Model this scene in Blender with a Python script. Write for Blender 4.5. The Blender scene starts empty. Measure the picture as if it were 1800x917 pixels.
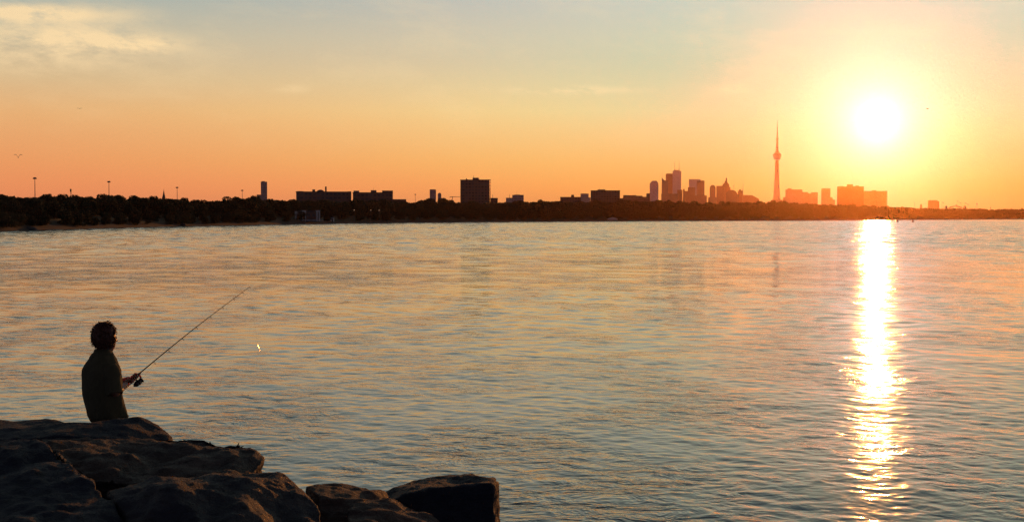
import bpy, bmesh, math, random
import numpy as np
from mathutils import Vector, Matrix, noise, Quaternion
R = math.radians
rng = random.Random(7)
sc = bpy.context.scene
COL = sc.collection

# ------------------------------------------------------------------ view of the place
F = 2500.0; CX = 900.0; CY = 458.5; HOR = 381.0; H = 4.5
PITCH = math.atan((CY - HOR) / F)
_f = Vector((0, math.cos(PITCH), -math.sin(PITCH))); _u = Vector((0, math.sin(PITCH), math.cos(PITCH)))
def at(px, py, Y):
    d = _f + Vector((1, 0, 0)) * ((px - CX) / F) + _u * (-(py - CY) / F)
    return Vector((0, 0, H)) + d * (Y / d.y)
SUN_AZ = math.atan((1540 - CX) / F); SUN_EL = R(3.68)
SUN = Vector((math.sin(SUN_AZ) * math.cos(SUN_EL), math.cos(SUN_AZ) * math.cos(SUN_EL), math.sin(SUN_EL)))

# ------------------------------------------------------------------ object helpers
def tag(o, label=None, cat=None, group=None, kind=None):
    if label: o['label'] = label
    if cat: o['category'] = cat
    if group: o['group'] = group
    if kind: o['kind'] = kind
    return o
def empty(name, loc=(0, 0, 0), rz=0.0):
    o = bpy.data.objects.new(name, None); COL.objects.link(o)
    o.location = loc; o.rotation_euler = (0, 0, rz); o.empty_display_size = 0.2
    return o
def link(name, me, mat, parent=None, smooth=False):
    o = bpy.data.objects.new(name, me); COL.objects.link(o)
    if mat: me.materials.append(mat)
    if parent: o.parent = parent
    if smooth:
        me.polygons.foreach_set('use_smooth', [True] * len(me.polygons))
    return o
def from_bm(name, bm, mat, parent=None, smooth=False):
    me = bpy.data.meshes.new(name); bm.to_mesh(me); bm.free()
    return link(name, me, mat, parent, smooth)
def add_box(bm, x0, x1, y0, y1, z0, z1, taper=None):
    vs = [bm.verts.new(p) for p in ((x0,y0,z0),(x1,y0,z0),(x1,y1,z0),(x0,y1,z0),(x0,y0,z1),(x1,y0,z1),(x1,y1,z1),(x0,y1,z1))]
    if taper:
        cx, cy = (x0+x1)/2, (y0+y1)/2
        for v in vs[4:]:
            v.co.x = cx + (v.co.x-cx)*taper; v.co.y = cy + (v.co.y-cy)*taper
    for f in ((3,2,1,0),(4,5,6,7),(0,1,5,4),(1,2,6,5),(2,3,7,6),(3,0,4,7)):
        bm.faces.new([vs[i] for i in f])
    return vs
def add_prism_xz(bm, pts, y0, y1):
    """closed outline in x,z pushed from y0 to y1"""
    a = [bm.verts.new((x, y0, z)) for x, z in pts]; b = [bm.verts.new((x, y1, z)) for x, z in pts]
    n = len(pts)
    bm.faces.new(a); bm.faces.new(b[::-1])
    for i in range(n):
        bm.faces.new((a[(i+1) % n], a[i], b[i], b[(i+1) % n]))
    bmesh.ops.recalc_face_normals(bm, faces=bm.faces[:])
def add_tube(bm, pts, rads, seg=8, cap=True):
    pts = [Vector(p) for p in pts]; rings = []
    for i, p in enumerate(pts):
        t = (pts[min(i+1, len(pts)-1)] - pts[max(i-1, 0)]).normalized()
        q = Vector((0, 0, 1)).rotation_difference(t)
        r = rads[i] if isinstance(rads, (list, tuple)) else rads
        rings.append([bm.verts.new(p + q @ Vector((math.cos(2*math.pi*k/seg)*r, math.sin(2*math.pi*k/seg)*r, 0))) for k in range(seg)])
    for a, b in zip(rings, rings[1:]):
        for k in range(seg):
            bm.faces.new((a[k], a[(k+1) % seg], b[(k+1) % seg], b[k]))
    if cap:
        bm.faces.new(rings[0][::-1]); bm.faces.new(rings[-1])
def add_lathe(bm, prof, seg=24, c=(0, 0)):
    rings = [[bm.verts.new((c[0]+math.cos(2*math.pi*k/seg)*max(r, .001), c[1]+math.sin(2*math.pi*k/seg)*max(r, .001), z)) for k in range(seg)] for r, z in prof]
    for a, b in zip(rings, rings[1:]):
        for k in range(seg):
            bm.faces.new((a[k], a[(k+1) % seg], b[(k+1) % seg], b[k]))
    bm.faces.new(rings[0][::-1]); bm.faces.new(rings[-1])
def add_ball(bm, c, r, sub=2, sc_=(1, 1, 1)):
    m = Matrix.Translation(c) @ Matrix.Diagonal((sc_[0]*r, sc_[1]*r, sc_[2]*r, 1))
    bmesh.ops.create_icosphere(bm, subdivisions=sub, radius=1, matrix=m)

# ------------------------------------------------------------------ node helpers
class NT:
    def __init__(s, tree): s.t = tree; s.n = tree.nodes; s.l = tree.links
    def node(s, typ, **kw):
        n = s.n.new(typ)
        for k, v in kw.items(): setattr(n, k, v)
        return n
    def put(s, sock, v):
        if isinstance(v, bpy.types.NodeSocket): s.l.new(v, sock)
        elif v is not None: sock.default_value = v
    def m(s, op, a, b=None, c=None, clamp=False):
        n = s.node('ShaderNodeMath', operation=op, use_clamp=clamp)
        for i, v in enumerate((a, b, c)): s.put(n.inputs[i], v)
        return n.outputs[0]
    def vm(s, op, a, b=None, scale=None):
        n = s.node('ShaderNodeVectorMath', operation=op)
        s.put(n.inputs[0], a); s.put(n.inputs[1], b)
        if scale is not None: s.put(n.inputs['Scale'], scale)
        return n.outputs['Value'] if op in ('DOT_PRODUCT', 'LENGTH') else n.outputs[0]
    def mix(s, f, a, b, blend='MIX'):
        n = s.node('ShaderNodeMix', data_type='RGBA', blend_type=blend)
        s.put(n.inputs[0], f); s.put(n.inputs[6], a); s.put(n.inputs[7], b)
        return n.outputs[2]
    def ramp(s, f, stops, interp='LINEAR'):
        n = s.node('ShaderNodeValToRGB'); cr = n.color_ramp; cr.interpolation = interp
        while len(cr.elements) < len(stops): cr.elements.new(0.5)
        for e, (p, c) in zip(cr.elements, stops):
            e.position = p
        for e, (p, c) in zip(cr.elements, stops):
            e.position = p; e.color = (*c, 1) if len(c) == 3 else c
        s.put(n.inputs[0], f); return n.outputs[0]
    def noise(s, vec, scale, detail=2, rough=.5, dim='3D', dist=0.0, out=0):
        n = s.node('ShaderNodeTexNoise', noise_dimensions=dim)
        s.put(n.inputs['Vector'], vec); s.put(n.inputs['Scale'], scale); s.put(n.inputs['Detail'], detail)
        s.put(n.inputs['Roughness'], rough); s.put(n.inputs['Distortion'], dist)
        return n.outputs[out]
    def smooth(s, v, a, b):
        n = s.node('ShaderNodeMapRange', interpolation_type='SMOOTHSTEP')
        s.put(n.inputs[0], v); n.inputs[1].default_value = a; n.inputs[2].default_value = b
        return n.outputs[0]
    def comb(s, x, y, z=0.0):
        n = s.node('ShaderNodeCombineXYZ'); s.put(n.inputs[0], x); s.put(n.inputs[1], y); s.put(n.inputs[2], z); return n.outputs[0]
    def sep(s, v):
        n = s.node('ShaderNodeSeparateXYZ'); s.put(n.inputs[0], v); return n.outputs
def lin(r, g, b):
    f = lambda c: (c/255)/12.92 if c/255 <= .04045 else ((c/255+.055)/1.055)**2.4
    return (f(r), f(g), f(b))
def new_mat(name):
    m = bpy.data.materials.new(name); m.use_nodes = True
    t = NT(m.node_tree); bsdf = m.node_tree.nodes['Principled BSDF']
    return m, t, bsdf
def plain(name, col, rough=.7, var=.25, scale=3.0, metal=0.0, bump=0.0):
    m, t, b = new_mat(name)
    tc = t.node('ShaderNodeTexCoord').outputs['Object']
    f = t.noise(tc, scale, 4, .6)
    c = t.mix(f, (*[x*(1-var) for x in col], 1), (*[min(1, x*(1+var)) for x in col], 1))
    t.put(b.inputs['Base Color'], c); b.inputs['Roughness'].default_value = rough; b.inputs['Metallic'].default_value = metal
    if bump:
        bn = t.node('ShaderNodeBump'); bn.inputs['Strength'].default_value = bump; bn.inputs['Distance'].default_value = .02
        t.put(bn.inputs['Height'], t.noise(tc, scale*4, 5, .65)); t.put(b.inputs['Normal'], bn.outputs[0])
    return m

# ------------------------------------------------------------------ materials
def facade(name, wall, glass, px=3.6, pz=3.3, fw=.62, fh=.5, rough=.75, grough=.15):
    m, t, b = new_mat(name)
    tc = t.node('ShaderNodeTexCoord').outputs['Object']; x, y, z = t.sep(tc)
    geo = t.node('ShaderNodeNewGeometry'); nx, ny, nz = t.sep(geo.outputs['Normal'])
    u = t.m('DIVIDE', t.m('ADD', x, y), px); w = t.m('DIVIDE', z, pz)
    inx = t.m('LESS_THAN', t.m('FRACT', u), fw); inz = t.m('LESS_THAN', t.m('FRACT', w), fh)
    side = t.m('LESS_THAN', t.m('ABSOLUTE', nz), .5)
    win = t.m('MULTIPLY', t.m('MULTIPLY', inx, inz), side)
    cell = t.node('ShaderNodeTexWhiteNoise', noise_dimensions='2D')
    t.put(cell.inputs[0], t.comb(t.m('FLOOR', u), t.m('FLOOR', w)))
    gl = t.mix(cell.outputs[0], (*[c*.6 for c in glass], 1), (*[min(1, c*1.5) for c in glass], 1))
    wl = t.mix(t.noise(tc, .08, 4, .6), (*[c*.8 for c in wall], 1), (*[c*1.15 for c in wall], 1))
    t.put(b.inputs['Base Color'], t.mix(win, wl, gl))
    t.put(b.inputs['Roughness'], t.m('ADD', t.m('MULTIPLY', win, grough-rough), rough))
    return m
M = {}
M['brick'] = facade('brick_facade', (.13, .075, .06), (.07, .065, .07))
M['concrete'] = facade('concrete_facade', (.26, .24, .22), (.11, .11, .12))
M['glass'] = facade('glass_facade', (.22, .25, .30), (.10, .14, .20), 1.6, 3.8, .85, .75, .4, .1)
M['dark_glass'] = facade('dark_tower_facade', (.10, .09, .09), (.04, .04, .05), 1.6, 3.8, .8, .7, .4, .12)
M['red_stone'] = facade('red_granite_facade', (.25, .12, .09), (.08, .05, .04), 2.4, 3.8, .6, .6, .5, .15)
M['white_stone'] = facade('white_stone_facade', (.5, .5, .5), (.10, .12, .15), 2.0, 3.8, .5, .7, .6, .15)
M['roof'] = plain('roof_felt', (.07, .065, .06), .9, .3, .2)
M['steel'] = plain('galvanised_steel', (.18, .18, .18), .5, .2, 1., .3)
M['lamp'] = plain('lamp_housing', (.12, .12, .12), .5, .2, 1.)
M['tower_concrete'] = plain('tower_concrete', (.34, .32, .29), .8, .15, .04)
M['white_paint'] = plain('white_paint', (.72, .72, .70), .6, .1, .4)
M['slate'] = plain('slate', (.06, .06, .07), .7, .3, .5)
M['bark'] = plain('bark', (.09, .065, .045), .95, .35, 2.)
M['sail'] = plain('dark_buoy_paint', (.10, .07, .05), .6, .2, 1.)
M['feather'] = plain('gull_feathers', (.04, .035, .035), .8, .3, 5.)
M['skin'] = plain('skin', (.30, .17, .12), .5, .12, 8.)
M['hair'] = plain('hair', (.11, .032, .016), .5, .4, 20.)
M['trousers'] = plain('dark_trousers', (.03, .035, .05), .9, .2, 12.)
M['rod'] = plain('rod_blank', (.04, .02, .015), .35, .2, 10.)
M['cork'] = plain('cork', (.22, .13, .08), .8, .3, 40.)
M['reel'] = plain('reel_metal', (.05, .05, .05), .3, .2, 10., .6)
M['guide'] = plain('guide_metal', (.12, .11, .10), .3, .2, 10., .8)
M['line'] = plain('line', (.25, .22, .2), .4, .1, 1.)
def lure_mat():
    m, t, b = new_mat('pale_lure'); b.inputs['Base Color'].default_value = (.92, .9, .88, 1); b.inputs['Roughness'].default_value = .30; b.inputs['Metallic'].default_value = 1.0
    tr = t.node('ShaderNodeBsdfTranslucent'); tr.inputs[0].default_value = (.9, .85, .75, 1)
    mx = t.node('ShaderNodeMixShader'); mx.inputs[0].default_value = .15
    t.l.new(b.outputs[0], mx.inputs[1]); t.l.new(tr.outputs[0], mx.inputs[2]); t.l.new(mx.outputs[0], m.node_tree.nodes['Material Output'].inputs[0])
    return m
M['lure'] = lure_mat()
_sk = M['skin'].node_tree.nodes['Principled BSDF']; _sk.inputs['Subsurface Weight'].default_value = .9; _sk.inputs['Subsurface Radius'].default_value = (1, .25, .12); _sk.inputs['Subsurface Scale'].default_value = .12
def shirt_mat():
    m, t, b = new_mat('shirt_cotton')
    tc = t.node('ShaderNodeTexCoord').outputs['Object']
    c = t.mix(t.noise(tc, 14, 4, .6), (.075, .064, .030, 1), (.115, .098, .05, 1))
    t.put(b.inputs['Base Color'], c); b.inputs['Roughness'].default_value = .9
    bn = t.node('ShaderNodeBump'); bn.inputs['Strength'].default_value = .5; bn.inputs['Distance'].default_value = .02
    t.put(bn.inputs['Height'], t.noise(tc, 9, 4, .6, dist=.6)); t.put(b.inputs['Normal'], bn.outputs[0])
    tr = t.node('ShaderNodeBsdfTranslucent'); tr.inputs[0].default_value = (.35, .22, .10, 1)
    mx = t.node('ShaderNodeMixShader'); mx.inputs[0].default_value = .12
    out = m.node_tree.nodes['Material Output']
    t.l.new(b.outputs[0], mx.inputs[1]); t.l.new(tr.outputs[0], mx.inputs[2]); t.l.new(mx.outputs[0], out.inputs[0])
    return m
M['shirt'] = shirt_mat()
def leaf_mat(name, a, b_):
    m, t, b = new_mat(name)
    tc = t.node('ShaderNodeTexCoord').outputs['Object']
    info = t.node('ShaderNodeObjectInfo').outputs['Random']
    c = t.mix(t.noise(tc, .6, 3, .6), (*a, 1), (*b_, 1))
    c = t.mix(t.m('MULTIPLY', info, .4), c, (.07, .05, .025, 1))
    t.put(b.inputs['Base Color'], c); b.inputs['Roughness'].default_value = .7
    tr = t.node('ShaderNodeBsdfTranslucent'); t.put(tr.inputs[0], c)
    mx = t.node('ShaderNodeMixShader'); mx.inputs[0].default_value = .155
    t.l.new(b.outputs[0], mx.inputs[1]); t.l.new(tr.outputs[0], mx.inputs[2])
    t.l.new(mx.outputs[0], m.node_tree.nodes['Material Output'].inputs[0])
    return m
M['leaf'] = leaf_mat('dark_foliage', (.040, .050, .020), (.075, .080, .035))
M['needle'] = leaf_mat('conifer_foliage', (.030, .040, .022), (.05, .06, .03))
def rock_mat(name, a, b_, c_, tint=0.0):
    m, t, b = new_mat(name)
    tc = t.node('ShaderNodeTexCoord').outputs['Object']
    mp = t.node('ShaderNodeMapping'); mp.inputs['Scale'].default_value = (1, 1, 2.6); mp.inputs['Rotation'].default_value = (.35, .25, .1)
    t.put(mp.inputs[0], tc); v = mp.outputs[0]
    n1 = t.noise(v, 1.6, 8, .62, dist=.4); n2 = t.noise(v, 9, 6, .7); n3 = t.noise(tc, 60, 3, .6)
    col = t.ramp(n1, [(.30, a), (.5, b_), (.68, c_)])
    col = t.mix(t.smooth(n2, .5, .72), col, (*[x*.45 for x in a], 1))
    t.put(b.inputs['Base Color'], col); b.inputs['Roughness'].default_value = .75
    b.inputs['Specular IOR Level'].default_value = .35
    bn = t.node('ShaderNodeBump'); bn.inputs['Strength'].default_value = 1.0; bn.inputs['Distance'].default_value = .07
    hgt = t.m('ADD', t.m('MULTIPLY', n2, .7), t.m('ADD', n1, t.m('MULTIPLY', n3, .22)))
    t.put(bn.inputs['Height'], hgt); t.put(b.inputs['Normal'], bn.outputs[0])
    return m
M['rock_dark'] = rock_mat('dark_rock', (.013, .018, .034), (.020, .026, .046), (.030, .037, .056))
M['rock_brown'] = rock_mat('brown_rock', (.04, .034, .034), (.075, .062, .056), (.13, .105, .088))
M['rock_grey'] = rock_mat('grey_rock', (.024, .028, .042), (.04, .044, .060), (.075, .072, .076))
M['rock_red'] = rock_mat('reddish_rock', (.045, .028, .025), (.085, .048, .040), (.15, .085, .07))
def ground_mat():
    m, t, b = new_mat('shore_earth')
    pos = t.node('ShaderNodeNewGeometry').outputs['Position']; x, y, z = t.sep(pos)
    n = t.noise(pos, .08, 6, .65)
    zz = t.m('ADD', z, t.m('MULTIPLY', t.m('SUBTRACT', n, .5), 1.2))
    col = t.ramp(t.m('DIVIDE', zz, 6.0), [(0, (.10, .075, .055)), (.10, (.085, .05, .035)), (.22, (.055, .04, .03)), (.34, (.06, .06, .03)), (1, (.045, .05, .025))])
    t.put(b.inputs['Base Color'], col); b.inputs['Roughness'].default_value = .95
    return m
M['ground'] = ground_mat()

# ------------------------------------------------------------------ water
WAVES = dict(mesh=1.0, ripple=1.0)
def water_mat():
    m, t, b = new_mat('lake_water')
    pos = t.node('ShaderNodeNewGeometry').outputs['Position']
    mp = t.node('ShaderNodeMapping', vector_type='POINT')
    mp.inputs['Rotation'].default_value = (0, 0, R(9)); mp.inputs['Scale'].default_value = (.72, 1.0, 1.0)
    t.put(mp.inputs[0], pos)
    att = t.node('ShaderNodeAttribute', attribute_name='calm', attribute_type='GEOMETRY').outputs['Fac']
    # wind streaks: patches of smoother and rougher water
    mp2 = t.node('ShaderNodeMapping'); mp2.inputs['Scale'].default_value = (.006, .020, 1); mp2.inputs['Rotation'].default_value = (0, 0, R(-6))
    t.put(mp2.inputs[0], pos)
    streak = t.noise(mp2.outputs[0], 1.0, 4, .55, '2D')
    gust = t.m('ADD', .55, t.m('MULTIPLY', t.smooth(streak, .36, .62), .6))
    mp3 = t.node('ShaderNodeMapping'); mp3.inputs['Scale'].default_value = (.22, .13, 1); mp3.inputs['Rotation'].default_value = (0, 0, R(14))
    t.put(mp3.inputs[0], pos)
    patch = t.noise(mp3.outputs[0], 1.0, 5, .6, '2D', .4)
    gust = t.m('MULTIPLY', gust, t.m('ADD', .40, t.m('MULTIPLY', t.smooth(patch, .40, .66), 1.4)))
    eps = .02
    def h(off):
        v = t.vm('ADD', mp.outputs[0], off)
        fine = t.noise(v, 1.5, 4, .62, '2D', .35)
        return fine
    h0, hx, hy = h((0, 0, 0)), h((eps, 0, 0)), h((0, eps, 0))
    def big(off):
        v = t.vm('ADD', mp.outputs[0], off); return t.noise(v, .75, 2, .5, '2D', .2)
    b0, bx, by = big((0, 0, 0)), big((eps, 0, 0)), big((0, eps, 0))
    amp = t.m('MULTIPLY', gust, .037/eps); bamp = t.m('MULTIPLY', t.m('MULTIPLY', gust, .13/eps), att)
    sx = t.m('ADD', t.m('MULTIPLY', t.m('SUBTRACT', h0, hx), t.m('MULTIPLY', amp, .6)), t.m('MULTIPLY', t.m('SUBTRACT', b0, bx), t.m('MULTIPLY', bamp, .6)))
    sy = t.m('ADD', t.m('MULTIPLY', t.m('SUBTRACT', h0, hy), amp), t.m('MULTIPLY', t.m('SUBTRACT', b0, by), bamp))
    nrm = t.node('ShaderNodeNewGeometry').outputs['Normal']
    N = t.vm('NORMALIZE', t.vm('ADD', nrm, t.comb(sx, sy, 0.0)))
    t.put(b.inputs['Normal'], N)
    b.inputs['Base Color'].default_value = (.016, .034, .040, 1); b.inputs['Specular IOR Level'].default_value = .65
    b.inputs['IOR'].default_value = 1.333; b.inputs['Roughness'].default_value = .08
    return m
def make_water():
    r = [6.0]
    while r[-1] < 18: r.append(r[-1] + 1.0)
    while r[-1] < 1500: r.append(r[-1] + min(1.5, max(.035, .5 * r[-1]**2 / (H*1422))))
    while r[-1] < 2900: r.append(r[-1] + 3.0)
    while r[-1] < 4200: r.append(r[-1] * 1.05)
    a = list(np.linspace(-math.pi, -.46, 30)[:-1]) + list(np.linspace(-.46, .46, 860)) + list(np.linspace(.46, math.pi, 30)[1:])
    r = np.array(r); a = np.array(a); nr, na = len(r), len(a)
    RR, AA = np.meshgrid(r, a, indexing='ij')
    X = RR*np.sin(AA); Y = RR*np.cos(AA); Z = np.zeros_like(X)
    dr = np.gradient(r)[:, None]
    dr = np.maximum(dr, (r*.001)[:, None])
    g = np.random.default_rng(3)
    NW = 140; lam = np.exp(g.uniform(math.log(.16), math.log(1.15), NW))
    th = np.where(g.random(NW) < .5, g.normal(R(42), R(24), NW), g.normal(R(108), R(45), NW)); ph = g.uniform(0, 2*math.pi, NW)
    sl = .0050*np.where(lam < .6, 1.0, (.6/lam)**.5); near = np.ones(NW)
    n2 = 34; lam2 = np.exp(g.uniform(math.log(1.1), math.log(2.6), n2)); th2 = np.where(g.random(n2) < .55, g.normal(R(38), R(22), n2), g.normal(R(108), R(48), n2))
    n3 = 40; lam3 = np.exp(g.uniform(math.log(4.2), math.log(9.5), n3)); th3 = np.where(g.random(n3) < .4, g.normal(R(45), R(25), n3), g.normal(R(100), R(45), n3))
    lam = np.concatenate([lam, lam2, lam3]); th = np.concatenate([th, th2, th3]); ph = np.concatenate([ph, g.uniform(0, 6.283, n2+n3)])
    sl = np.concatenate([sl, np.full(n2, .0098), np.full(n3, .0135)]); grow = [(0, 0)]*NW + [(25, 70)]*n2 + [(90, 260)]*n3
    XX = X.astype(np.float32); YY = Y.astype(np.float32); Z = np.zeros_like(XX)
    for L, T, p, slope, (g0, g1) in zip(lam, th, ph, sl, grow):
        k = 2*math.pi/L; A = slope/k
        fade = np.clip((L/dr - 2.0)/1.6, 0, 1)
        if g1: fade = fade*(.12 + .88*np.clip((r[:, None]-g0)/(g1-g0), 0, 1))
        rows = np.nonzero(fade[:, 0] > 0)[0]
        if len(rows) == 0: continue
        q = slice(rows[0], rows[-1]+1)
        Z[q] += (A*fade[q]).astype(np.float32)*np.sin(k*(np.cos(T)*XX[q] + np.sin(T)*YY[q]) + p + .5*np.sin(.11*XX[q]+.07*YY[q]+p*3))
    Z *= WAVES['mesh']
    Z *= np.clip((.46-np.abs(AA))/.02, 0, 1)*np.clip((RR-12)/6, 0, 1)
    calm = np.clip((RR-28)/80, 0, 1)
    me = bpy.data.meshes.new('water')
    n = nr*na + 1
    co = np.empty((n, 3), np.float32); co[:-1, 0] = X.ravel(); co[:-1, 1] = Y.ravel(); co[:-1, 2] = Z.ravel(); co[-1] = (0, 0, 0)
    i = np.arange(nr-1)[:, None]*na; j = np.arange(na-1)[None, :]
    q = np.stack([i+j, i+j+na, i+j+na+1, i+j+1], -1).reshape(-1, 4)[:, ::-1]
    me.vertices.add(n); me.vertices.foreach_set('co', co.ravel())
    nq = len(q); me.loops.add(nq*4); me.loops.foreach_set('vertex_index', q.ravel().astype(np.int32))
    me.polygons.add(nq); me.polygons.foreach_set('loop_start', np.arange(0, nq*4, 4, dtype=np.int32))
    me.polygons.foreach_set('use_smooth', np.ones(nq, bool))
    me.update(calc_edges=True); me.validate()
    if me.polygons[0].normal.z < 0: me.flip_normals()
    at_ = me.attributes.new('calm', 'FLOAT', 'POINT'); c = np.ones(n, np.float32); c[:-1] = calm.ravel(); at_.data.foreach_set('value', c)
    o = link('water', me, water_mat()); tag(o, kind='structure')
make_water()

# ------------------------------------------------------------------ far shore (terrain)
SHORE = [(-1100, 430), (-400, 414), (0, 406.0), (100, 403.6), (200, 400.8), (320, 397.7), (400, 396.4), (500, 394.2), (600, 392.8), (740, 391.2), (960, 389.4), (1180, 388.1), (1420, 387.0), (1600, 386.0), (1800, 385.0), (2300, 384.6), (3200, 384.3)]
TOPS = [(-400, 330), (0, 337), (25, 341), (60, 343), (100, 342), (130, 340.5), (165, 345.5), (195, 341.5), (230, 347), (265, 344.5), (300, 347.5), (325, 346), (347, 352), (370, 350), (400, 348), (440, 347), (480, 346), (505, 350), (520, 350), (560, 350), (700, 350), (740, 350), (800, 352), (870, 353), (930, 353), (985, 350.5), (1040, 353), (1120, 350), (1160, 352), (1245, 357), (1290, 353), (1340, 353), (1400, 355), (1480, 359), (1560, 362.5), (1600, 364), (1640, 367), (1700, 366), (1750, 368), (1800, 367), (2300, 368), (3200, 368)]
def interp(tab, x):
    if x <= tab[0][0]: return tab[0][1]
    for (a, b), (c, d) in zip(tab, tab[1:]):
        if x <= c: return b + (d-b)*(x-a)/(c-a)
    return tab[-1][1]
def shoreY(px): return H*F/(interp(SHORE, px)-HOR)
def ground_z(off):
    tab = [(-12, -1.2), (-2, -.25), (0, .02), (6, .55), (14, 1.3), (30, 3.0), (60, 4.6), (150, 6.5), (500, 9), (9000, 12)]
    return interp(tab, off)
def make_shore():
    offs = [-12, -2, 0, 2, 4, 6, 9, 14, 20, 30, 45, 60, 100, 150, 300, 500, 1000, 2000, 2900]
    pxs = list(range(-900, 2301, 10)); rows = []
    bm = bmesh.new()
    for px in pxs:
        Y0 = shoreY(px); row = []
        d = Vector(((px-CX)/F, 1, 0))
        for o in offs:
            wob = (noise.noise((px*.02, o*.03, 1.7))*1.0 + noise.noise((px*.11, o*.1, 5.7))*.6) if -3 < o < 60 else 0
            y = Y0 + o + (wob*2.2 if abs(o) < 10 else 0)
            z = ground_z(o) + (abs(wob)*.35 if 0 < o < 60 else 0)
            row.append(bm.verts.new((d.x*y, y, z)))
        rows.append(row)
    for a, b in zip(rows, rows[1:]):
        for k in range(len(offs)-1):
            bm.faces.new((a[k], b[k], b[k+1], a[k+1]))
    o = from_bm('shore', bm, M['ground'], smooth=True); tag(o, kind='structure')
make_shore()

# ------------------------------------------------------------------ trees
def crown_mesh(name, seed, form):
    r = random.Random(seed); bm = bmesh.new(); lobes = []
    if form == 'round':
        lobes.append((Vector((0, 0, .58)), .30, .34))
        for i in range(r.randint(7, 10)):
            a = r.uniform(0, 6.283); q = r.uniform(.12, .34); z = r.uniform(.22, .82)
            lobes.append((Vector((math.cos(a)*q, math.sin(a)*q, z)), r.uniform(.11, .19), r.uniform(.10, .17)))
        for i in range(3):
            a = r.uniform(0, 6.283); q = r.uniform(.0, .2)
            lobes.append((Vector((math.cos(a)*q, math.sin(a)*q, r.uniform(.80, .90))), r.uniform(.07, .12), .10))
        for i in range(5):
            a = r.uniform(0, 6.283); q = r.uniform(.1, .3)
            lobes.append((Vector((math.cos(a)*q, math.sin(a)*q, r.uniform(.10, .22))), r.uniform(.10, .15), .10))
    elif form == 'column':
        for i in range(12):
            z = .1 + .85*i/11; w = .13*math.sin(math.pi*min(1, (z*.85+.12)))+.03
            a = r.uniform(0, 6.283)
            lobes.append((Vector((math.cos(a)*.05, math.sin(a)*.05, z)), w*r.uniform(.8, 1.2), .09))
    elif form == 'conifer':
        for i in range(13):
            z = .1 + .86*i/12; w = .22*(1-z)+.015
            for k in range(3):
                a = r.uniform(0, 6.283)
                lobes.append((Vector((math.cos(a)*w*.5, math.sin(a)*w*.5, z)), w*.6, .04))
    elif form == 'bush':
        for i in range(11):
            a = r.uniform(0, 6.283); q = r.uniform(0, .5)
            lobes.append((Vector((math.cos(a)*q, math.sin(a)*q, r.uniform(.2, .7))), r.uniform(.2, .32), r.uniform(.16, .28)))
    tot = sum(l[1]*l[1]*l[2]**.5 for l in lobes)
    for c, rx, rz in lobes:
        n = max(16, int(3600*rx*rx*rz**.5/tot))
        for i in range(n):
            v = Vector((r.gauss(0, 1), r.gauss(0, 1), r.gauss(0, 1))).normalized()*(r.uniform(.35, 1.08)**.5)
            p = c + Vector((v.x*rx, v.y*rx, v.z*rz))
            if p.z < .02: continue
            s = r.uniform(.010, .026)
            q = Quaternion((r.gauss(0, 1), r.gauss(0, 1), r.gauss(0, 1), r.gauss(0, 1))).normalized()
            vs = [bm.verts.new(p + q @ Vector((x*s*r.uniform(.7, 1.3), y*s*r.uniform(.7, 1.3), r.uniform(-.3, .3)*s))) for x, y in ((-1, -1), (1, -1), (1, 1), (-1, 1))]
            bm.faces.new(vs)
    me = bpy.data.meshes.new(name); bm.to_mesh(me); bm.free()
    me.materials.append(M['needle'] if form == 'conifer' else M['leaf'])
    return me
def trunk_mesh(name, seed, form):
    r = random.Random(seed+99); bm = bmesh.new()
    top = .8 if form != 'bush' else .4
    add_tube(bm, [(0, 0, -.04), (.004, 0, .15), (.01, .006, .4), (.0, .01, top)], [.026, .019, .014, .005], 7)
    for i in range(6):
        z = r.uniform(.18, .6)*top/.8; a = r.uniform(0, 6.283); L = r.uniform(.15, .28)
        e = Vector((math.cos(a)*L, math.sin(a)*L, z+L*r.uniform(.4, .9)))
        add_tube(bm, [(0.005, 0.004, z), Vector((0, 0, z)).lerp(e, .5)+Vector((0, 0, -.015)), e], [.010, .007, .003], 5)
    me = bpy.data.meshes.new(name); bm.to_mesh(me); bm.free(); me.materials.append(M['bark'])
    return me
PROTO = []
for i in range(7): PROTO.append(('round', crown_mesh('crown', 10+i, 'round'), trunk_mesh('trunk', 10+i, 'round')))
PROTO.append(('column', crown_mesh('crown', 31, 'column'), trunk_mesh('trunk', 31, 'column')))
PROTO.append(('conifer', crown_mesh('crown', 41, 'conifer'), trunk_mesh('trunk', 41, 'conifer')))
PROTO.append(('bush', crown_mesh('crown', 51, 'bush'), trunk_mesh('trunk', 51, 'bush')))
PROTO.append(('bush', crown_mesh('crown', 52, 'bush'), trunk_mesh('trunk', 52, 'bush')))
N_TREE = [0]
def place_tree(px, Y, height, proto, label, group, name='tree', cat='tree', wide=1.0):
    off = Y - shoreY(px)
    loc = Vector(((px-CX)/F*Y, Y, ground_z(off)))
    root = empty(name, loc, rng.uniform(0, 6.28))
    root.scale = (height*wide, height*wide, height)
    tag(root, label, cat, group)
    t = bpy.data.objects.new('trunk', proto[2]); COL.objects.link(t); t.parent = root
    c = bpy.data.objects.new('crown', proto[1]); COL.objects.link(c); c.parent = root
    N_TREE[0] += 1
    return root
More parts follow.
